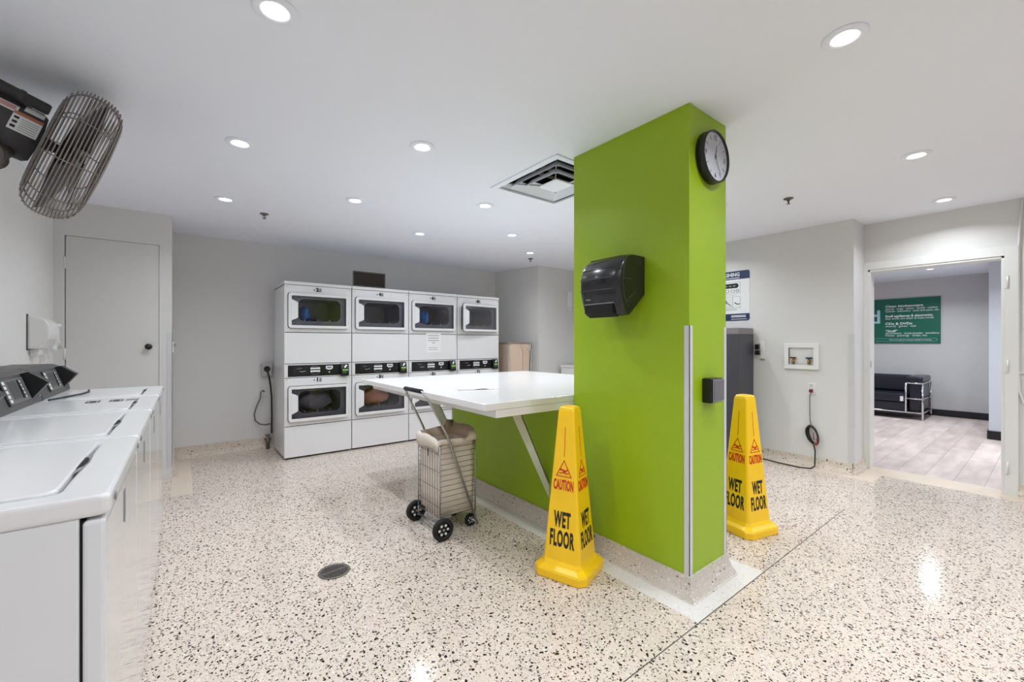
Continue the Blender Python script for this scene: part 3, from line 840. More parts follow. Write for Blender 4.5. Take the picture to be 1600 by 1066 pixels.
# ================================================================== CLOSET DOOR
d = MB().box(-.770, YC + .006, .012, -.1815, YC + .05, 2.1225, M['door_paint']).build('door_1', None, .002)
struct(d)
b = MB().lathe([(.001, 0), (.028, .001), (.028, .006), (.013, .008)], M['steel'], origin=(-.253, YC + .012, 1.206), axis=(0, -1, 0), n=24)
b.lathe([(.013, .006), (.012, .02), (.022, .03), (.026, .042), (.022, .052), (.001, .054)], M['black'], origin=(-.253, YC + .012, 1.206), axis=(0, -1, 0), n=24)
b.build('door_knob', d)
for zz in (1.90, 1.15, .3): MB().cyl((-.776, YC + .004, zz - .05), (-.776, YC + .004, zz + .05), .008, M['casing'], n=12).build('hinge', d)
struct(MB().box(-.775, YC + .06, 0, -.18, YC + .07, 2.125, M['black_matte']).build('door_gap_shade'))  # unseen black sheet behind the closet door, makes the gaps around it dark
tag(MB().box(-.125, YC - .003, .1, -.087, YC, 1.338, M['alu']).box(-.09, YC - .003, .1, -.087, YC + .035, 1.338, M['alu']).build('corner_guard'),
    'metal corner guard strip on the closet corner beyond the washers', 'corner guard')
tag(MB().box(4.19, 4.787, .1, 4.225, 4.79, 1.34, M['alu']).prism([(4.216, 4.787), (4.219, 4.787), (4.2155, 4.82), (4.2125, 4.82)], 'z', .1, 1.34, M['alu']).build('corner_guard'),
    'metal corner guard strip on the far wall corner behind the table', 'corner guard')
tag(MB().box(XR - .003, 1.17, .1, XR, 1.21, 1.325, M['alu']).box(XR - .003, 1.167, .1, XR + .035, 1.17, 1.325, M['alu']).build('corner_guard'),
    'metal corner guard strip on the wall corner left of the doorway', 'corner guard')
# a small latch and hinges seen on the closet's side
t = thing('door_latch', 'small white latch on the closet side wall edge at knob height', 'latch', (-.09, 5.05, 1.2))
MB().box(0, -.02, -.05, .012, .02, .05, M['casing']).build('plate', t, .002)
MB().cyl((.012, 0, .02), (.03, 0, .02), .012, M['steel']).build('knob', t)

# ================================================================== LEFT WALL FITTINGS
t = thing('wall_dispenser', 'white D-shaped plastic dispenser with fittings on the left wall near the closet door', 'dispenser', (XL, 4.25, 1.20))
poly = [(.002, .0), (.062, .0), (.082, .04), (.102, .068), (.110, .10), (.107, .15), (.092, .19), (.064, .212), (.03, .22), (.002, .22)]
MB().prism(poly, 'y', .0, .27, M['plastic_white']).build('housing', t, .006, 3)
MB().prism([(.012 + (p[0]) * .80, .012 + p[1] * .88) for p in poly], 'y', -.003, .001, M['lamp_can']).build('side_cover', t, .002)
MB().box(.0, -.004, -.01, .006, .02, .235, M['dark_gray']).build('back_plate', t)
b = MB().cyl((.065, .40, .0), (.065, .40, .18), .024, M['plastic_white']).cyl((.065, .40, .155), (.065, .40, .185), .036, M['plastic_white'])
b.tube([(.065, .40, .03), (.07, .33, -.0), (.075, .29, -.02)], .018, M['plastic_white'], 12); b.cyl((.0, .40, .08), (.06, .40, .08), .016, M['plastic_white'])
b.tube([(.065, .40, .06), (.068, .50, .05), (.068, .55, .0)], .014, M['casing'], 10)
b.build('pipe_fitting', t)
b = MB().box(.002, .06, -.045, .05, .16, -.004, M['plastic_white']); b.build('bottom_bracket', t, .004)
# hose and box at the very left edge
b = MB().tube([(XL + .012, 2.95, .90), (XL + .014, 2.97, 1.10), (XL + .016, 3.06, 1.17), (XL + .016, 3.17, 1.15), (XL + .014, 3.24, 1.05), (XL + .012, 3.26, .90)], .011, M['rubber'], 10)
tag(b.build('water_hose'), 'black rubber hose arching up behind the washer console at the left edge', 'hose')

# ================================================================== BACK WALL FITTINGS
t = thing('wall_grille', 'dark rectangular louvred grille high on the back wall above the dryers', 'air vent', (1.775, YB, 2.005))
MB().box(0, -.004, 0, .42, -.001, .185, M['ink']).build('backing', t)
b = MB()
for k in range(11): b.xf = Matrix.Translation((0, -.010, .008 + k * .0165)) @ Matrix.Rotation(-.5, 4, 'X'); b.box(.0, -.005, -.0015, .42, .005, .0015, M['grille'])
b.build('louvres', t)
MB().ring(rrect(-.008, -.008, .428, .193, .002, 1), rrect(.004, .004, .416, .181, .002, 1), 'y', -.014, -.001, M['grille']).build('frame', t, .001)
t = thing('power_outlet', 'grey heavy-duty outlet box with black plug on the back wall left of the dryers', 'outlet', (.765, YB, .925))
MB().box(-.055, -.05, -.075, .055, -.001, .075, M['steel']).build('outlet_box', t, .004)
MB().cyl((.0, -.05, .01), (.0, -.075, .01), .033, M['black'], n=24).build('plug', t)
b = MB().tube([(.0, -.075, .0), (.02, -.075, -.09), (.035, -.07, -.2), (.045, -.065, -.32), (.048, -.06, -.55), (.048, -.05, -.75)], .009, M['cord'], 8)
b.build('cable', t)
b = MB().tube([(.735, YB - .06, .67), (.72, YB - .075, .69), (.70, YB - .07, .67), (.695, YB - .07, .60), (.655, YB - .07, .50), (.635, YB - .07, .42), (.645, YB - .07, .345), (.69, YB - .07, .30), (.75, YB - .07, .285), (.80, YB - .06, .29)], .009, M['cord_gray'], 8)
tag(b.build('gas_hose'), 'grey flexible hose hooked on the back wall beside the leftmost dryer', 'hose')
t = thing('floor_valve', 'small brown pipe valve at the floor beside the leftmost dryer', 'valve', (.77, YB - .07, 0))
MB().cyl((0, 0, 0), (0, 0, .16), .018, M['dull_metal']).cyl((-.035, 0, .12), (.035, 0, .12), .015, M['dull_metal']).build('pipe', t)
MB().box(-.03, -.012, .16, .02, .012, .175, M['brass']).build('valve_handle', t, .002)
t = thing('wall_plate', 'small dark round wall cap low on the back wall left of the dryers', 'wall cap', (.30, YB, .10))

bpy.data.objects.remove(t)

# laundry hamper behind the dryers
t = thing('canvas_hamper', 'tall beige canvas laundry hamper behind the table, right of the dryers', 'hamper', (4.19, 5.22, 0), -.1)
b = MB(); top = rrect(-.20, -.17, .20, .17, .04); bot = rrect(-.15, -.14, .17, .14, .04); n = len(top)
vs = [(p[0] - .22, p[1] - .2, .12) for p in bot] + [(p[0] - .22, p[1] - .2, 1.24) for p in top] + [(p[0] * .96 - .22, p[1] * .96 - .2, 1.22) for p in top] + [(p[0] - .22, p[1] - .2, .16) for p in bot]
b.add(vs, [(i, (i + 1) % n, n + (i + 1) % n, n + i) for i in range(n)] + [(n + i, n + (i + 1) % n, 2 * n + (i + 1) % n, 2 * n + i) for i in range(n)] + [(2 * n + i, 2 * n + (i + 1) % n, 3 * n + (i + 1) % n, 3 * n + i) for i in range(n)] + [tuple(range(n))], M['hamper'], False)
b.build('bag', t)
b = MB().tube([(p[0] * 1.03 - .22, p[1] * 1.03 - .2, 1.24) for p in top], .009, M['steel'], 8, closed=True)
for sx, sy in ((.2, -.17), (.2, .17), (-.2, -.17), (-.2, .17)): b.tube([(sx - .22, sy - .2, 1.24), (sx * .95 - .22, sy - .2, .05)], .008, M['steel'], 8)
b.build('frame', t)
b = MB()
for sx in (.17, -.17):
    for sy in (-.15, .15): b.cyl((sx - .23, sy - .212, .032), (sx - .23, sy - .188, .032), .032, M['rubber'])
b.build('casters', t)
b = MB().tube([(-.12, -.372, 1.235), (-.09, -.378, 1.15), (-.05, -.376, 1.12), (-.04, -.376, 1.235)], .006, M['fabric'], 6).tube([(-.22, -.372, 1.235), (-.17, -.37, 1.1), (-.16, -.35, .6), (-.165, -.345, .14)], .007, M['fabric_shade_strap'], 6)
b.build('straps', t)

# white appliance behind the column (only its corner shows)
t = thing('front_load_washer', 'white appliance corner showing above the table between the far wall and the green column', 'washing machine', (4.625, 4.12, 0))
MB().box(0, 0, .05, .34, .60, .865, M['enamel']).build('cabinet', t, .006)
MB().box(-.01, -.01, .865, .35, .60, .895, M['enamel']).build('top_cap', t, .006)
MB().box(.03, .03, 0, .31, .57, .05, M['black_matte']).build('base', t)
# small white wall device high on the far wall beside the column edge
t = thing('wall_sensor', 'small white sensor box high on the far wall at the green column edge', 'sensor', (4.87, 4.79, 2.06))
MB().box(-.035, -.05, -.25, .035, -.001, 0, M['plastic_white']).build('housing', t, .006)
MB().cyl((0, -.03, -.30), (0, -.03, -.25), .018, M['casing']).build('nozzle', t)

# ================================================================== WALL CLOCK
t = thing('wall_clock', 'round black-rimmed wall clock with white face high on the green column', 'clock', (2.122, CY0, 2.182))
R = .130
MB().lathe([(.001, .0005), (R * .97, .0005), (R, .004), (R, .044), (R * .965, .048), (R * .93, .044), (R * .925, .034)], M['black'], axis=(0, -1, 0), n=64).build('rim', t)
MB().lathe([(.001, .036), (R * .93, .036)], M['clock_face'], axis=(0, -1, 0), n=64).build('clock_face', t)
b = MB()
for k in range(12):
    if k in (0, 3, 6, 9): continue
    a = PI / 2 - 2 * PI * k / 12; b.xf = frame((math.cos(a) * R * .74, -.0365, math.sin(a) * R * .74), (math.cos(a), 0, math.sin(a)), (-math.sin(a), 0, math.cos(a)))
    b.box(-.011, -.0018, 0, .011, .0018, .001, M['gray_print'])
b.xf = Matrix.Identity(4)
for k, tx in ((0, '12'), (3, '3'), (6, '6'), (9, '9')):
    a = PI / 2 - 2 * PI * k / 12
    text_mesh(tx, .036, M['ink'], frame((math.cos(a) * R * .72, -.0368, math.sin(a) * R * .72), (1, 0, 0), (0, 0, 1)), mb=b, sx=.85)
b.build('numerals', t)
def hand(a, L_, wd, z, nm, m):
    a = PI / 2 - a; b = MB(); b.xf = frame((0, -z, 0), (math.cos(a), 0, math.sin(a)), (-math.sin(a), 0, math.cos(a)))
    b.prism([(-.015, -wd), (L_, -wd * .5), (L_, wd * .5), (-.015, wd)], 'z', 0, .001, m); b.build('slip_symbol', t)
hand(2 * PI * 12.42 / 12, .062, .0032, .038, 'hour_hand', M['gray_print'])
hand(2 * PI * 25 / 60, .095, .0022, .039, 'minute_hand', M['gray_print'])
MB().cyl((0, -.036, 0), (0, -.042, 0), .005, M['gray_print']).build('hub', t)
MB().lathe([(.001, .0445), (R * .93, .0435)], glass('clock_glass', (.97, .97, .98, 1), 1.3), axis=(0, -1, 0), n=48).build('clock_glass', t)

# ================================================================== PAPER TOWEL DISPENSER
t = thing('towel_dispenser', 'black glossy rounded paper towel dispenser mounted on the left face of the column', 'dispenser', (CX0, 1.344, 1.38))
def prof_towel(k=1.0, off=0):
    p = [(0, .325), (-.10, .325), (-.150, .314), (-.190, .288), (-.216, .248), (-.226, .20), (-.226, .14), (-.214, .08), (-.195, .035), (-.178, .003), (-.14, .0), (0, .115)]
    return p
P_ = prof_towel()
Wt = .265
b = MB()
# body tapers slightly towards both ends
for (ya, yb, ka, kb) in ((0, .03, .93, 1.0), (.03, Wt - .03, 1.0, 1.0), (Wt - .03, Wt, 1.0, .94)):
    def sc_(p, k): return (p[0] * k, .16 + (p[1] - .16) * (k * .5 + .5))
    va = [(sc_(p, ka)[0], ya, sc_(p, ka)[1]) for p in P_]; vb = [(sc_(p, kb)[0], yb, sc_(p, kb)[1]) for p in P_]
    n = len(P_)
    b.add(va + vb, [(i, (i + 1) % n, n + (i + 1) % n, n + i) for i in range(n)], M['black_gloss'], True)
    if ya == 0: b.add(va, [tuple(range(n))], M['black_gloss'])
    if yb == Wt: b.add(vb, [tuple(range(n))[::-1]], M['black_gloss'])
body = b.build('housing', t)
bm = bmesh.new(); bm.from_mesh(body.data); bmesh.ops.remove_doubles(bm, verts=bm.verts, dist=.0004); bmesh.ops.recalc_face_normals(bm, faces=bm.faces); bm.to_mesh(body.data); bm.free()
md = body.modifiers.new('bevel', 'BEVEL'); md.width = .006; md.segments = 3; md.limit_method = 'ANGLE'; md.angle_limit = math.radians(50)
b = MB(); b.xf = Matrix.Translation((0, 0, 0))
def strip(i, off, y0, y1, wdt, m, mb):
    a = Vector(P_[i]); c = Vector(P_[i + 1]); d_ = (c - a).normalized(); nn = Vector((d_.y, -d_.x)); nn = -nn if nn.x > 0 else nn
    p = a + nn * off; q = p + d_ * wdt
    mb.prism([(p.x, p.y), (q.x, q.y), ((q - nn * .004).x, (q - nn * .004).y), ((p - nn * .004).x, (p - nn * .004).y)], 'y', y0, y1, m)
strip(4, .0008, .035, Wt - .02, .003, M['black_matte'], b)
strip(5, .0012, .035, Wt - .01, .004, M['dark_gray'], b)
strip(6, .0012, .035, Wt - .01, .003, M['dark_gray'], b)
strip(2, .0008, .035, Wt - .02, .003, M['black_matte'], b)
b.build('cover_seams', t)
b = MB().prism([(-.214, .062), (-.205, .044), (-.16, .001), (-.17, -.004), (-.212, .02)], 'y', .045, Wt - .03, M['black_matte'])
b.box(-.2155, .04, .064, -.207, Wt - .03, .069, M['gray_print'])
b.build('paper_slot', t)
b = MB().prism([(-.2165, .088), (-.2175, .094), (-.2155, .094), (-.2145, .088)], 'y', .19, .222, M['gray_print']); b.build('badge', t)
b = MB()
arc = [(-.135 + .052 * math.cos(a), -.0008, .18 + .13 * math.sin(a)) for a in [PI * (.5 + k / 14) for k in range(15)]]
b.tube(arc, .0015, M['dark_gray'], 5); b.tube([(-.187, -.0008, .19), (-.12, -.0008, .19)], .0015, M['dark_gray'], 5); b.tube([(-.16, -.0008, .075), (-.08, -.0008, .13)], .0015, M['dark_gray'], 5)
b.build('side_ribs', t)

# ================================================================== CARD READER ON COLUMN
t = thing('access_reader', 'small black box with grey screen on the narrow right face of the green column', 'card reader', (2.118, CY0, 1.001))
MB().box(-.060, -.050, -.062, .058, -.001, .062, M['black']).build('housing', t, .006, 3)
MB().box(-.052, -.056, -.056, .058, -.051, .056, M['steel']).build('bezel', t, .003)
MB().box(-.047, -.058, -.051, .053, -.056, .051, M['screen']).build('screen', t, .001)

# ================================================================== WET FLOOR CONES
HC = .893
def make_cone(loc, rz, label):
    t = thing('wet_floor_cone', label, 'wet floor sign', loc, rz, 'yellow wet floor cones')
    def sqr(h, ch, z): # square with chamfered corners
        return [(-h + ch, -h, z), (h - ch, -h, z), (h, -h + ch, z), (h, h - ch, z), (h - ch, h, z), (-h + ch, h, z), (-h, h - ch, z), (-h, -h + ch, z)]
    levels = [(.150, .035, 0.0), (.152, .035, .006), (.152, .035, .040), (.147, .033, .050), (.118, .022, .066), (.108, .012, .085), (.047, .006, HC - .022), (.042, .008, HC - .004), (.036, .008, HC), (.026, .006, HC), (.024, .005, HC - .012)]
    vs = [p for l in levels for p in sqr(*l)]; k = 8
    fs = [(i * k + j, i * k + (j + 1) % k, (i + 1) * k + (j + 1) % k, (i + 1) * k + j) for i in range(len(levels) - 1) for j in range(k)]
    fs += [tuple(range((len(levels) - 1) * k, len(levels) * k)), tuple(range(k))[::-1]]
    MB().add(vs, fs, M['yellow']).build('cone_body', t, .004, 3)
    # the print on each of the four faces
    z0, z1, h0, h1 = .085, HC - .022, .108, .047
    for q in range(4):
        R4 = Matrix.Rotation(q * PI / 2, 4, 'Z')
        slope = Vector((0, h0 - h1, z1 - z0)).normalized()
        F = R4 @ frame((0, -h0 - .0008, z0), (1, 0, 0), slope)
        def at(y): return F @ Matrix.Translation((0, y, 0))
        b = MB()
        text_mesh('FLOOR', .114, M['ink'], at(.112), mb=b, sx=.36, bold=.0040, spc=1.12)
        text_mesh('WET', .110, M['ink'], at(.212), mb=b, sx=.38, bold=.0040, spc=1.12)
        b.build('wet_floor_lettering', t); b = MB()
        text_mesh('CAUTION', .074, M['red'], at(.394), mb=b, sx=.335, bold=.0026, spc=1.08)
        b.build('caution_lettering', t); b = MB()
        b.xf = at(.440) @ Matrix.Diagonal((1.12, 1.0, 1, 1))
        tri_o = [(-.042, 0), (.042, 0), (.0, .090)]; tri_i = [(-.036, .004), (.036, .004), (.0, .081)]
        b.ring(tri_o, tri_i, 'z', -.0004, .0006, M['red'])
        b.prism(rrect(-.022, .031, -.010, .043, .0058, 3), 'z', -.0004, .0006, M['red'])
        b.prism([(-.013, .034), (.004, .022), (.010, .026), (.026, .042), (.021, .045), (.008, .034), (-.006, .040)], 'z', -.0004, .0007, M['red'])
        b.prism([(-.026, .014), (.002, .020), (.012, .014), (.028, .020), (.027, .024), (.012, .020), (.003, .027), (-.026, .018)], 'z', -.0004, .0007, M['red'])
        b.prism([(-.0012, .105), (.0012, .105), (.0012, .265), (-.0012, .265)], 'z', -.0004, .0006, M['red'])
        b.build('slip_symbol', t)
    return t
make_cone((1.672, 1.638, 0), math.radians(19), 'yellow wet floor cone at the left front of the green column, below the table edge')
c2 = make_cone((2.965, 1.28, 0), math.radians(-14), 'yellow wet floor cone partly hidden behind the right side of the green column')

# ================================================================== SHOPPING CART
t = thing('laundry_cart', 'folding wire shopping cart with beige fabric liner and two front wheels by the half wall', 'cart', (1.28, 2.55, 0))
# local frame: x away from the wheels' side, y across
x0, x1, y0, y1, zb, zt = .0, .265, -.155, .155, .115, .60
b = MB(); wr = .0018
for yy in (y0, y1):
    for xx in (x0, x1): b.tube([(xx, yy, zb - .01), (xx, yy, zt + .005)], .0045, M['steel'], 6)
b.tube([(x0, y0, zt), (x1, y0, zt), (x1, y1, zt), (x0, y1, zt)], .004, M['steel'], 6, closed=True)
b.tube([(x0, y0, zb), (x1, y0, zb), (x1, y1, zb), (x0, y1, zb)], .004, M['steel'], 6, closed=True)
for k in range(1, 14):
    z = zb + (zt - zb) * k / 14
    b.tube([(x0, y0, z), (x1, y0, z)], wr, M['dull_metal'], 5); b.tube([(x0, y1, z), (x1, y1, z)], wr, M['dull_metal'], 5)
for k in range(1, 9):
    y = y0 + (y1 - y0) * k / 9
    b.tube([(x0, y, zb), (x0, y, zt)], wr, M['dull_metal'], 5); b.tube([(x1, y, zb), (x1, y, zt)], wr, M['dull_metal'], 5); b.tube([(x0, y, zb), (x1, y, zb)], wr, M['dull_metal'], 5)
for k in (2, 5, 8, 11):
    z = zb + (zt - zb) * k / 13
    b.tube([(x0, y0, z), (x0, y1, z)], wr, M['dull_metal'], 5); b.tube([(x1, y0, z), (x1, y1, z)], wr, M['dull_metal'], 5)
b.build('basket', t)
# liner: open bag with uneven folded rim
ins = .010; n = 48; b = MB(); vs = []
def rimpt(f, inset):
    per = [(x0 + inset, y0 + inset), (x1 - inset, y0 + inset), (x1 - inset, y1 - inset), (x0 + inset, y1 - inset)]
    s_ = f * 4; i = int(s_) % 4; fr = s_ - int(s_); a, c = per[i], per[(i + 1) % 4]
    return a[0] + (c[0] - a[0]) * fr, a[1] + (c[1] - a[1]) * fr
levels = [(zb + .012, ins + .006), (zb + .16, ins + .002), (zb + .33, ins + .005), (zt - .02, ins), (zt + .028, .001)]
for z, inn in levels:
    for j in range(n):
        x, y = rimpt(j / n, inn + .002 * math.sin(j * 2.3 + z * 20)); dz = .006 * math.sin(j * .5) * (1 if z > zt else .1)
        if z > zt: dz += (.045 if x > x1 - .05 else 0) + (.012 if y > y1 - .03 else 0) - (.012 if y < y0 + .03 else 0)
        vs.append((x, y, z + dz))
outer = []
for z, inn in ((zt + .018, -.011), (zt - .050, -.007)):
    for j in range(n):
        x, y = rimpt(j / n, inn + .002 * math.sin(j * 1.7)); dz = .008 * math.sin(j * .6 + 1)
        if z < zt and y < y0 + .01 : dz += .035
        vs.append((x, y, z + dz))
L_ = len(levels) + 2
fs = [(i * n + j, i * n + (j + 1) % n, (i + 1) * n + (j + 1) % n, (i + 1) * n + j) for i in range(L_ - 1) for j in range(n)] + [tuple(range(n))]
b.add(vs, fs, M['fabric'], True)
ki = b.mi(M['fabric_shade_strap'])
for q_ in range(3 * n, 4 * n): b.fm[q_] = ki  # inner rim band coloured darker to paint the shade inside the bag
o = b.build('fabric_liner', t); md = o.modifiers.new('thick', 'SOLIDIFY'); md.thickness = .0018; md.offset = -1
MB().box(-.0175, -.03, .50, -.0155, -.02, .55, M['ink']).build('liner_tag', t)
# handle: two bars from the front feet up over the wheels to the grip
b = MB()
ya, yb = -.19, .06
ya, yb = -.185, .14
def bar(y, yt):
    return [(.272, y, .03), (.04, y, .655), (-.085, (y + yt) / 2, .885), (-.108, yt, .925)]
pa, pb = bar(-.175, -.15), bar(.165, .12)
b.tube(pa + [(-.118, -.135, .938), (-.118, .105, .938)] + pb[::-1], .0075, M['steel'], 10)
b.build('handle_bar', t)
MB().cyl((-.118, -.135, .938), (-.118, .105, .938), .014, M['rubber'], n=18).build('handle_grip', t)
b = MB().cyl((.0, -.155, .06), (.0, .155, .06), .005, M['steel'], n=10)
for yy in (-.155, .155): b.tube([(0, yy, .06), (0, yy, zb)], .005, M['steel'], 6)
b.tube([(.0, -.2, .068), (.0, .2, .068)], .005, M['steel'], 8)
b.build('axle', t); b = MB().tube([(.255, -.175, .05), (.255, .165, .05)], .004, M['steel'], 6)
b.tube([(.26, y0, .05), (.26, y0, zb)], .005, M['steel'], 6).tube([(.26, y1, .05), (.26, y1, zb)], .005, M['steel'], 6)
b.build('front_support', t)
def wheel(x, y, r, wd):
    w_ = MB().lathe([(r * .62, -wd / 2), (r * .93, -wd / 2), (r, -wd * .3), (r, wd * .3), (r * .93, wd / 2), (r * .62, wd / 2)], M['rubber'], origin=(x, y, r), axis=(0, 1, 0), n=36, closed=True)
    w_.lathe([(.001, -wd * .3), (r * .64, -wd * .3), (r * .64, wd * .3), (.001, wd * .3)], M['black'], origin=(x, y, r), axis=(0, 1, 0), n=30)
    o = w_.build('wheel', t)
    h = MB()
    for k in range(6):
        a = 2 * PI * k / 6; px, pz = x + math.cos(a) * r * .42, r + math.sin(a) * r * .42
        for s_ in (-1, 1): h.cyl((px, y + s_ * wd * .3, pz), (px, y + s_ * wd * .36, pz), r * .12, M['sign_white'], n=12)
    h.cyl((x, y - wd * .45, r), (x, y + wd * .45, r), r * .10, M['steel'], n=12)
    h.build('wheel_hub', o)
wheel(0, -.195, .070, .030); wheel(0, .195, .070, .030); wheel(.255, -.11, .042, .024); wheel(.255, .11, .042, .024)

# ================================================================== FLOOR DRAIN
t = thing('floor_drain', 'round metal floor drain grate set in the terrazzo near the washers', 'drain', (.642, 2.40, 0), .1)
MB().lathe([(.080, .0015), (.080, .0045), (.070, .0055), (.066, .003), (.066, .0015)], M['dull_metal'], n=48, closed=True).build('ring', t)
MB().lathe([(.001, .0015), (.067, .0015)], M['black_matte'], n=40).build('sump', t)
b = MB()
for k in range(-7, 8):
    xx = k * .0088; hl = math.sqrt(max(0, .066 ** 2 - xx ** 2)); b.box(xx - .0018, -hl, .0016, xx + .0018, hl, .005, M['dull_metal'])
b.box(-.066, -.005, .0016, .066, .005, .0052, M['dull_metal'])
b.build('grate', t)

# ================================================================== RIGHT WALL
t = thing('change_machine', 'dark charcoal machine cabinet behind the green column, only its grey sloping top and side showing', 'machine', (4.60, 2.045, 0))
MB().box(0, 0, 0, .35, .62, 1.335, M['machine_gray']).build('cabinet', t, .004)
MB().prism([(0, 1.335), (.62, 1.335), (.62, 1.40), (0, 1.40)], 'x', .0, .35, M['machine_top']).build('top_panel', t, .003)
t = thing('wall_socket', 'white wall plate with black adapter on the right wall beside the charcoal machine', 'outlet', (XR, 1.985, 1.17))
MB().box(-.008, -.045, -.10, -.001, .045, .09, M['plastic_white']).build('wall_plate', t, .002)
MB().box(-.05, .0, .0, -.009, .04, .055, M['black']).box(-.05, -.005, -.06, -.009, .04, -.015, M['black']).build('adapter', t, .003)
MB().box(-.014, -.05, -.115, -.008, -.0, -.108, M['gray_print']).build('plate_clip', t)

# laundry instruction sign
t = thing('instruction_sign', 'white and navy washing instruction sign on the right wall, half hidden by the column', 'sign', (XR, 2.095, 1.495))
SW, SH = .46, .565
F = frame((-.004, SW, 0), (0, -1, 0), (0, 0, 1))      # x to the right as read, y up
b = MB(); b.xf = F; b.prism(rrect(0, 0, SW, SH, .025), 'z', -.004, 0, M['sign_white']); b.build('sign_panel', t)
b = MB(); b.xf = F
def rtop(x0_, y0_, x1_, y1_, r):
    return [(x0_, y0_), (x1_, y0_)] + [(x1_ - r + r * math.cos(a), y1_ - r + r * math.sin(a)) for a in [k * PI / 12 for k in range(7)]] + [(x0_ + r + r * math.cos(a), y1_ - r + r * math.sin(a)) for a in [PI / 2 + k * PI / 12 for k in range(7)]]
b.prism(rtop(0, SH - .095, SW, SH, .025), 'z', .0, .001, M['navy'])
b.build('navy_band', t); b = MB(); b.xf = F
b.prism([(p[0], .078 - p[1]) for p in rtop(0, 0, SW, .078, .025)], 'z', .0, .001, M['navy'])
b.build('navy_band', t)
b = MB()
text_mesh('WASHING', .058, M['white_print'], F @ Matrix.Translation((SW - .225, SH - .042, .0015)), mb=b, sx=.88, bold=.0012)
b.xf = F
b.box(.12, SH - .083, .001, SW - .11, SH - .076, .002, M['white_print'])
b.box(SW - .20, .052, .001, SW - .04, .060, .002, M['white_print']); b.box(SW - .20, .038, .001, SW - .04, .046, .002, M['white_print']); b.box(SW - .20, .014, .001, SW - .03, .019, .002, M['white_print'])
b.build('lettering', t)
b = MB(); b.xf = F
b.ring(rrect(.05, .31, SW - .10, .44, .002, 1), rrect(.053, .313, SW - .103, .437, .002, 1), 'z', 0, .001, M['gray_print'])
b.prism(rrect(.07, .372, SW - .12, .425, .024), 'z', 0, .001, M['ink'])
for k in range(5): b.box(.10 + k * .045, .395, .001, .125 + k * .045, .400, .0016, M['white_print'])
for k, (xx) in enumerate((.10, .19, .255)): b.ring(rrect(xx, .325, xx + .045, .355, .008, 3), rrect(xx + .004, .329, xx + .041, .351, .006, 3), 'z', 0, .001, M['ink'])
b.ring(rrect(.31, .322, .345, .357, .0174, 4), rrect(.315, .327, .34, .352, .0124, 4), 'z', 0, .001, M['ink'])
b.ring(rrect(.05, .145, SW - .10, .275, .002, 1), rrect(.053, .148, SW - .103, .272, .002, 1), 'z', 0, .001, M['gray_print'])
b.box(SW - .185, .148, 0, SW - .181, .272, .001, M['gray_print'])
for k in range(6): b.box(.06, .158 + k * .018, 0, SW - .19, .160 + k * .018, .001, M['gray_print'])
b.ring(rrect(.17, .20, .21, .235, .014, 3), rrect(.176, .206, .204, .229, .010, 3), 'z', 0, .0014, M['ink'])
b.prism([(.20, .225), (.26, .175), (.26, .165), (.19, .215)], 'z', 0, .0014, M['gray_print']); b.prism([(.30, .21), (.33, .19), (.355, .195), (.355, .187), (.33, .18), (.295, .2)], 'z', 0, .0014, M['ink'])
for yy in (.292, .130, .120): b.box(.06, yy, 0, SW - .14, yy + .003, .001, M['gray_print'])
b.build('diagrams', t)

# washer supply box
t = thing('washer_supply_box', 'white recessed washer supply box with red and blue valves on the right wall', 'supply box', (XR, 1.444, .973))
F = frame((-.001, .306, 0), (0, -1, 0), (0, 0, 1))
b = MB(); b.xf = F; b.ring(rrect(0, 0, .306, .262, .004), rrect(.044, .044, .262, .218, .004), 'z', 0, .022, M['plastic_white']); b.build('frame', t, .003)
b = MB(); b.xf = F; b.ring(rrect(.040, .040, .266, .222, .002), rrect(.044, .044, .262, .218, .002), 'z', .001, .020, M['plastic_white']); b.box(.04, .04, -.0003, .266, .222, .0015, M['lamp_can']); b.build('recess', t)
for xx, m in ((.085, 'red_valve'), (.225, 'blue_valve')):
    b = MB(); b.xf = F
    b.cyl((xx, .050, .020), (xx, .095, .020), .011, M['brass'], n=12); b.cyl((xx, .07, .002), (xx, .07, .04), .010, M['brass'], n=12)
    b.cyl((xx, .095, .020), (xx, .110, .020), .006, M['brass'], n=10); b.prism(rrect(xx - .026, .108, xx + .026, .122, .005, 3), 'z', .008, .032, M[m])
    b.build('valve', t)
# outlet and its cord with a hanging coil
t = thing('wall_outlet', 'white duplex outlet on the right wall below the supply box', 'outlet', (XR, 1.509, .78))
MB().box(-.007, -.036, -.058, -.001, .036, .058, M['plastic_white']).build('wall_plate', t, .002)
b = MB()
for zz in (-.025, .02):
    b.box(-.009, -.018, zz, -.006, .018, zz + .03, M['lamp_can'])
    b.box(-.0096, -.008, zz + .01, -.0088, -.005, zz + .022, M['ink']); b.box(-.0096, .005, zz + .01, -.0088, .008, zz + .022, M['ink'])
b.build('sockets', t)
t = thing('extension_cord', 'black and orange extension cord coiled up and hanging from the outlet, running along the floor', 'cord', (XR, 1.50, .22))
MB().box(-.034, -.008, .525, -.009, .022, .555, M['red_valve']).build('plug', t, .003)
b = MB().tube([(-.025, .008, .53), (-.03, .014, .48), (-.026, .016, .35), (-.028, .012, .24), (-.03, .0, .185)], .0045, M['cord_gray'], 7); b.build('lead', t)
b = MB()
for k, (ry, rz_, off, m) in enumerate(((.040, .088, .0, 'cord'), (.046, .095, .004, 'cord'), (.034, .080, -.004, 'cord'), (.050, .084, .006, 'cord'))):
    b.tube([(-.018 - .006 * k, ry * math.cos(a) - .012 + off + .02 * math.sin(a), .10 + rz_ * math.sin(a)) for a in [2 * PI * i / 32 for i in range(32)]], .0055, M[m], 7, closed=True)
b.build('coil', t)
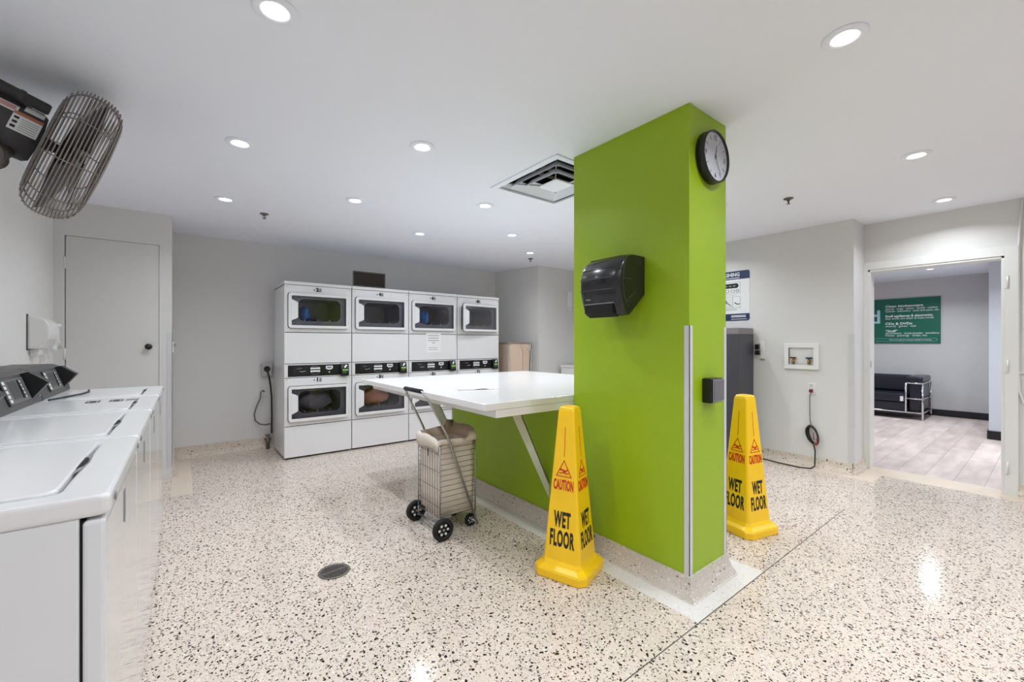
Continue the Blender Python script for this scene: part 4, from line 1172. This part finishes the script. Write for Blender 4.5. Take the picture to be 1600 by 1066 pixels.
b = MB().tube([(-.045, .035 * math.cos(a) - .010 + .02 * math.sin(a), .10 + .088 * math.sin(a)) for a in [PI * (1.05 + .55 * i / 12) for i in range(13)]], .006, M['orange'], 7)
b.tube([(-.045, -.040 + .02, .13), (-.046, -.040 + .018, .10), (-.045, -.035 + .01, .06)], .005, M['orange'], 7); b.build('orange_section', t)
b = MB().tube([(-.02, -.012, .02), (-.028, -.03, -.05), (-.05, -.035, -.14), (-.075, -.04, -.195), (-.12, -.02, -.213), (-.16, .06, -.213), (-.15, .25, -.213), (-.11, .42, -.213), (-.09, .54, -.213)], .0065, M['cord'], 8)
b.build('cable', t)
# conduits right of the doorway
t = thing('wall_conduit', 'thin grey conduits running down the wall right of the doorway', 'conduit', (XD, .18, 0))
b = MB().tube([(-.012, -.012, 2.405), (-.012, .0, 2.2), (-.012, .008, 2.0), (-.012, .008, 1.0), (-.012, .003, .85), (-.012, -.02, .76), (-.012, -.06, .70)], .008, M['casing'], 8)
b.build('flexible_conduit', t)
MB().cyl((-.008, .019, .62), (-.008, .019, 1.96), .004, M['gray_print'], n=8).build('straight_cable', t)
MB().box(-.02, -.10, .995, -.002, .03, 1.005, M['casing']).build('clip', t)
t = thing('small_notice', 'small white and blue notice at the right edge beside the doorway', 'notice', (XD, .13, 1.30))
MB().box(-.003, -.14, 0, -.001, .032, .20, M['paper']).build('sheet', t)
MB().box(-.004, -.10, .085, -.003, .026, .115, M['blue_reflect_print']).build('blue_mark', t)

# ================================================================== DOORWAY
b = MB()
CW = .075
b.box(XD - .022, DY1, 0, XD, 1.17, DZ + CW, M['casing']); b.box(XD - .022, DY0 - CW, 0, XD, DY0, DZ + CW, M['casing']); b.box(XD - .022, DY0, DZ, XD, DY1, DZ + CW, M['casing'])
b.box(XD - .014, DY1 - .018, 0, XD + .135, DY1, DZ, M['casing']); b.box(XD - .014, DY0, 0, XD + .135, DY0 + .018, DZ, M['casing']); b.box(XD - .014, DY0, DZ - .018, XD + .135, DY1, DZ, M['casing'])
o = struct(b.build('door_2', None, .002))
for zz in (1.74, 1.05, .22):
    q = MB().cyl((XD - .026, DY0 - .018, zz - .05), (XD - .026, DY0 - .018, zz + .05), .006, M['lamp_can'], n=10).box(XD - .028, DY0 - .014, zz - .05, XD - .022, DY0 + .0, zz + .05, M['casing'])
    q.build('hinge', o)
q = MB().box(XD - .006, DY1 - .021, 1.0, XD + .02, DY1 - .018, 1.06, M['steel']); q.build('strike_plate', o)

# ================================================================== HALL BEYOND
HX, HH = 10.15, 2.36
struct(MB().box(XD + .12, -1.6, -.15, HX + .2, 5.4, 0, M['planks']).build('floor_hall'))
solid('wall_hall', [(HX, -1.6, 0, HX + .15, 5.4, HH)], M['hall_wall'])
solid('wall_hall_ends', [(XD + .12, 5.25, 0, HX, 5.4, HH), (XD + .12, -1.75, 0, HX + .15, -1.6, HH)], M['hall_wall'])
solid('wall_hall_inner', [(XD + .121, 1.17, 0, XD + .16, 5.25, HH), (XD + .121, -1.6, 0, XD + .16, DY0 - .0, HH), (XD + .121, DY0, DZ, XD + .16, 1.17, HH), (XD + .136, DY1, 0, XD + .16, 1.17, DZ)], M['hall_wall'])
solid('wall_hall_pillar', [(8.20, -1.6, 0, HX, .535, HH)], M['hall_pillar'])
solid('ceiling_hall', [(XD + .12, -1.75, HH, HX + .15, 5.4, HH + .15)], M['ceiling'])
solid('baseboard_hall', [(HX - .015, .535, 0, HX, 5.25, .11)], M['black_base'], .003)
solid('baseboard_pillar', [(8.185, -1.6, 0, 8.20, .55, .11), (8.20, .535, 0, HX - .015, .55, .11)], M['black_base'], .003)
spot_lamp(8.9, 1.17, label='ceiling light seen through the doorway in the hall beyond', z=HH, power=22)
for x, y, l in ((7.0, .3, 'just beyond the doorway'), (7.0, 2.6, 'left beyond the doorway'), (8.9, 3.6, 'far left above the sofa wall'), (7.0, -1.0, 'right beyond the doorway')):
    spot_lamp(x, y, label='hall ceiling downlight out of the picture, ' + l, group='hall downlights not seen in the photo', z=HH, power=22)
sprinkler(8.3, 1.42, 'small sprinkler head on the hall ceiling seen through the doorway', z=HH)['group'] = SG

# hall sign
t = thing('recycling_sign', 'green wall sign with white text about household donations above the black sofa', 'sign', (HX, 1.203, 1.235))
SW2, SH2 = 2.0, .80
F = frame((-.012, SW2, 0), (0, -1, 0), (0, 0, 1))
b = MB(); b.xf = F; b.box(0, 0, 0, SW2, SH2, .010, M['sign_green']); b.build('sign_panel', t)
b = MB(); xl = SW2 - .715
def tl(s_, y, sz, sx=1.15, bold=0): text_mesh(s_, sz, M['white_print'], F @ Matrix.Translation((xl, y, .0105)), mb=b, sx=sx, align='LEFT', bold=bold)
tl('Clean kitchenware', .665, .055, 1.2, .0012)
tl('glasses · mugs · plates · bowls · cutlery', .618, .046, .95)
tl('utensils · bakeware · pots and pans, etc.', .576, .046, .95)
tl('Small appliances & electronics', .488, .055, .93, .0012)
tl('that work, are clean & have cords', .443, .046, 1.0)
tl('CDs & DVDs', .350, .055, 1.2, .0012)
tl('records · games · toys', .306, .046, 1.0)
tl('“Stuff”', .218, .055, 1.15, .0012)
tl('decorations · knick-knacks · jewellery', .178, .046, 1.0)
tl('frames · paintings · lamps, etc.', .138, .046, 1.0)
text_mesh('This is not a place for donations available for anything', .028, M['white_print'], F @ Matrix.Translation((SW2 - .66, .06, .0105)), mb=b, sx=.9, align='LEFT')
b.build('lettering', t)
b = MB(); text_mesh('d', .34, M['paleblue_print'], F @ Matrix.Translation((SW2 - .862, .47, .0105)), mb=b, sx=1.0, bold=.006); b.build('large_letter', t)
b = MB(); b.xf = F; b.ring(rrect(.05, .035, SW2 - .045, .085, .014), rrect(.053, .038, SW2 - .048, .082, .012), 'z', .010, .0112, M['paleblue_print']); b.build('outline', t)

# sofa
t = thing('leather_sofa', 'black leather sofa with chrome tube frame against the hall wall', 'sofa', (9.27, 1.30, 0))
SL, SD = 1.75, .72; aw = .20
b = MB().box(.03, .02, .13, SD, aw - .02, .64, M['leather']); b.build('arm', t, .03, 3); b = MB().box(.03, SL - aw + .02, .13, SD, SL - .02, .64, M['leather']); b.build('arm', t, .03, 3)
b = MB().box(-.02, .0, .60, SD, aw, .70, M['leather']); b.build('arm_cushion', t, .035, 4); b = MB().box(-.02, SL - aw, .60, SD, SL, .70, M['leather']); b.build('arm_cushion', t, .035, 4)
MB().box(SD - .2, aw, .40, SD, SL - aw, .69, M['leather']).build('back_cushion', t, .04, 4)
MB().box(.0, aw, .13, SD - .05, SL - aw, .27, M['leather']).build('seat_base', t, .02, 3)
hw = (SL - 2 * aw) / 2
for k in range(2): MB().box(-.01, aw + hw * k + .003, .27, SD - .2, aw + hw * (k + 1) - .003, .41, M['leather']).build('seat_cushion', t, .035, 4)
r_ = .014; b = MB()
for yy in (.005, SL - .005):
    b.tube([(.0, yy, 0.0), (.0, yy, .59), (SD, yy, .59)], r_, M['chrome'], 10); b.tube([(SD, yy, .04), (SD, yy, .59)], r_, M['chrome'], 10)
    b.tube([(.0, yy, .34), (SD, yy, .34)], r_ * .8, M['chrome'], 8); b.tube([(0, yy, .115), (SD, yy, .115)], r_ * .8, M['chrome'], 8)
for yy in (aw, SL - aw): b.tube([(-.012, yy, .115), (-.012, yy, .59)], r_, M['chrome'], 8)
b.tube([(-.005, 0, .115), (-.005, SL, .115)], r_, M['chrome'], 10)
for yy in (0, SL - aw): b.tube([(-.005, yy, .59), (-.005, yy + aw, .59)], r_, M['chrome'], 8); b.tube([(-.005, yy, .34), (-.005, yy + aw, .34)], r_ * .8, M['chrome'], 8)
b.build('chrome_frame', t)
MB().box(-.016, aw + .03, .29, -.008, aw + .07, .37, M['sign_white']).build('care_tag', t)
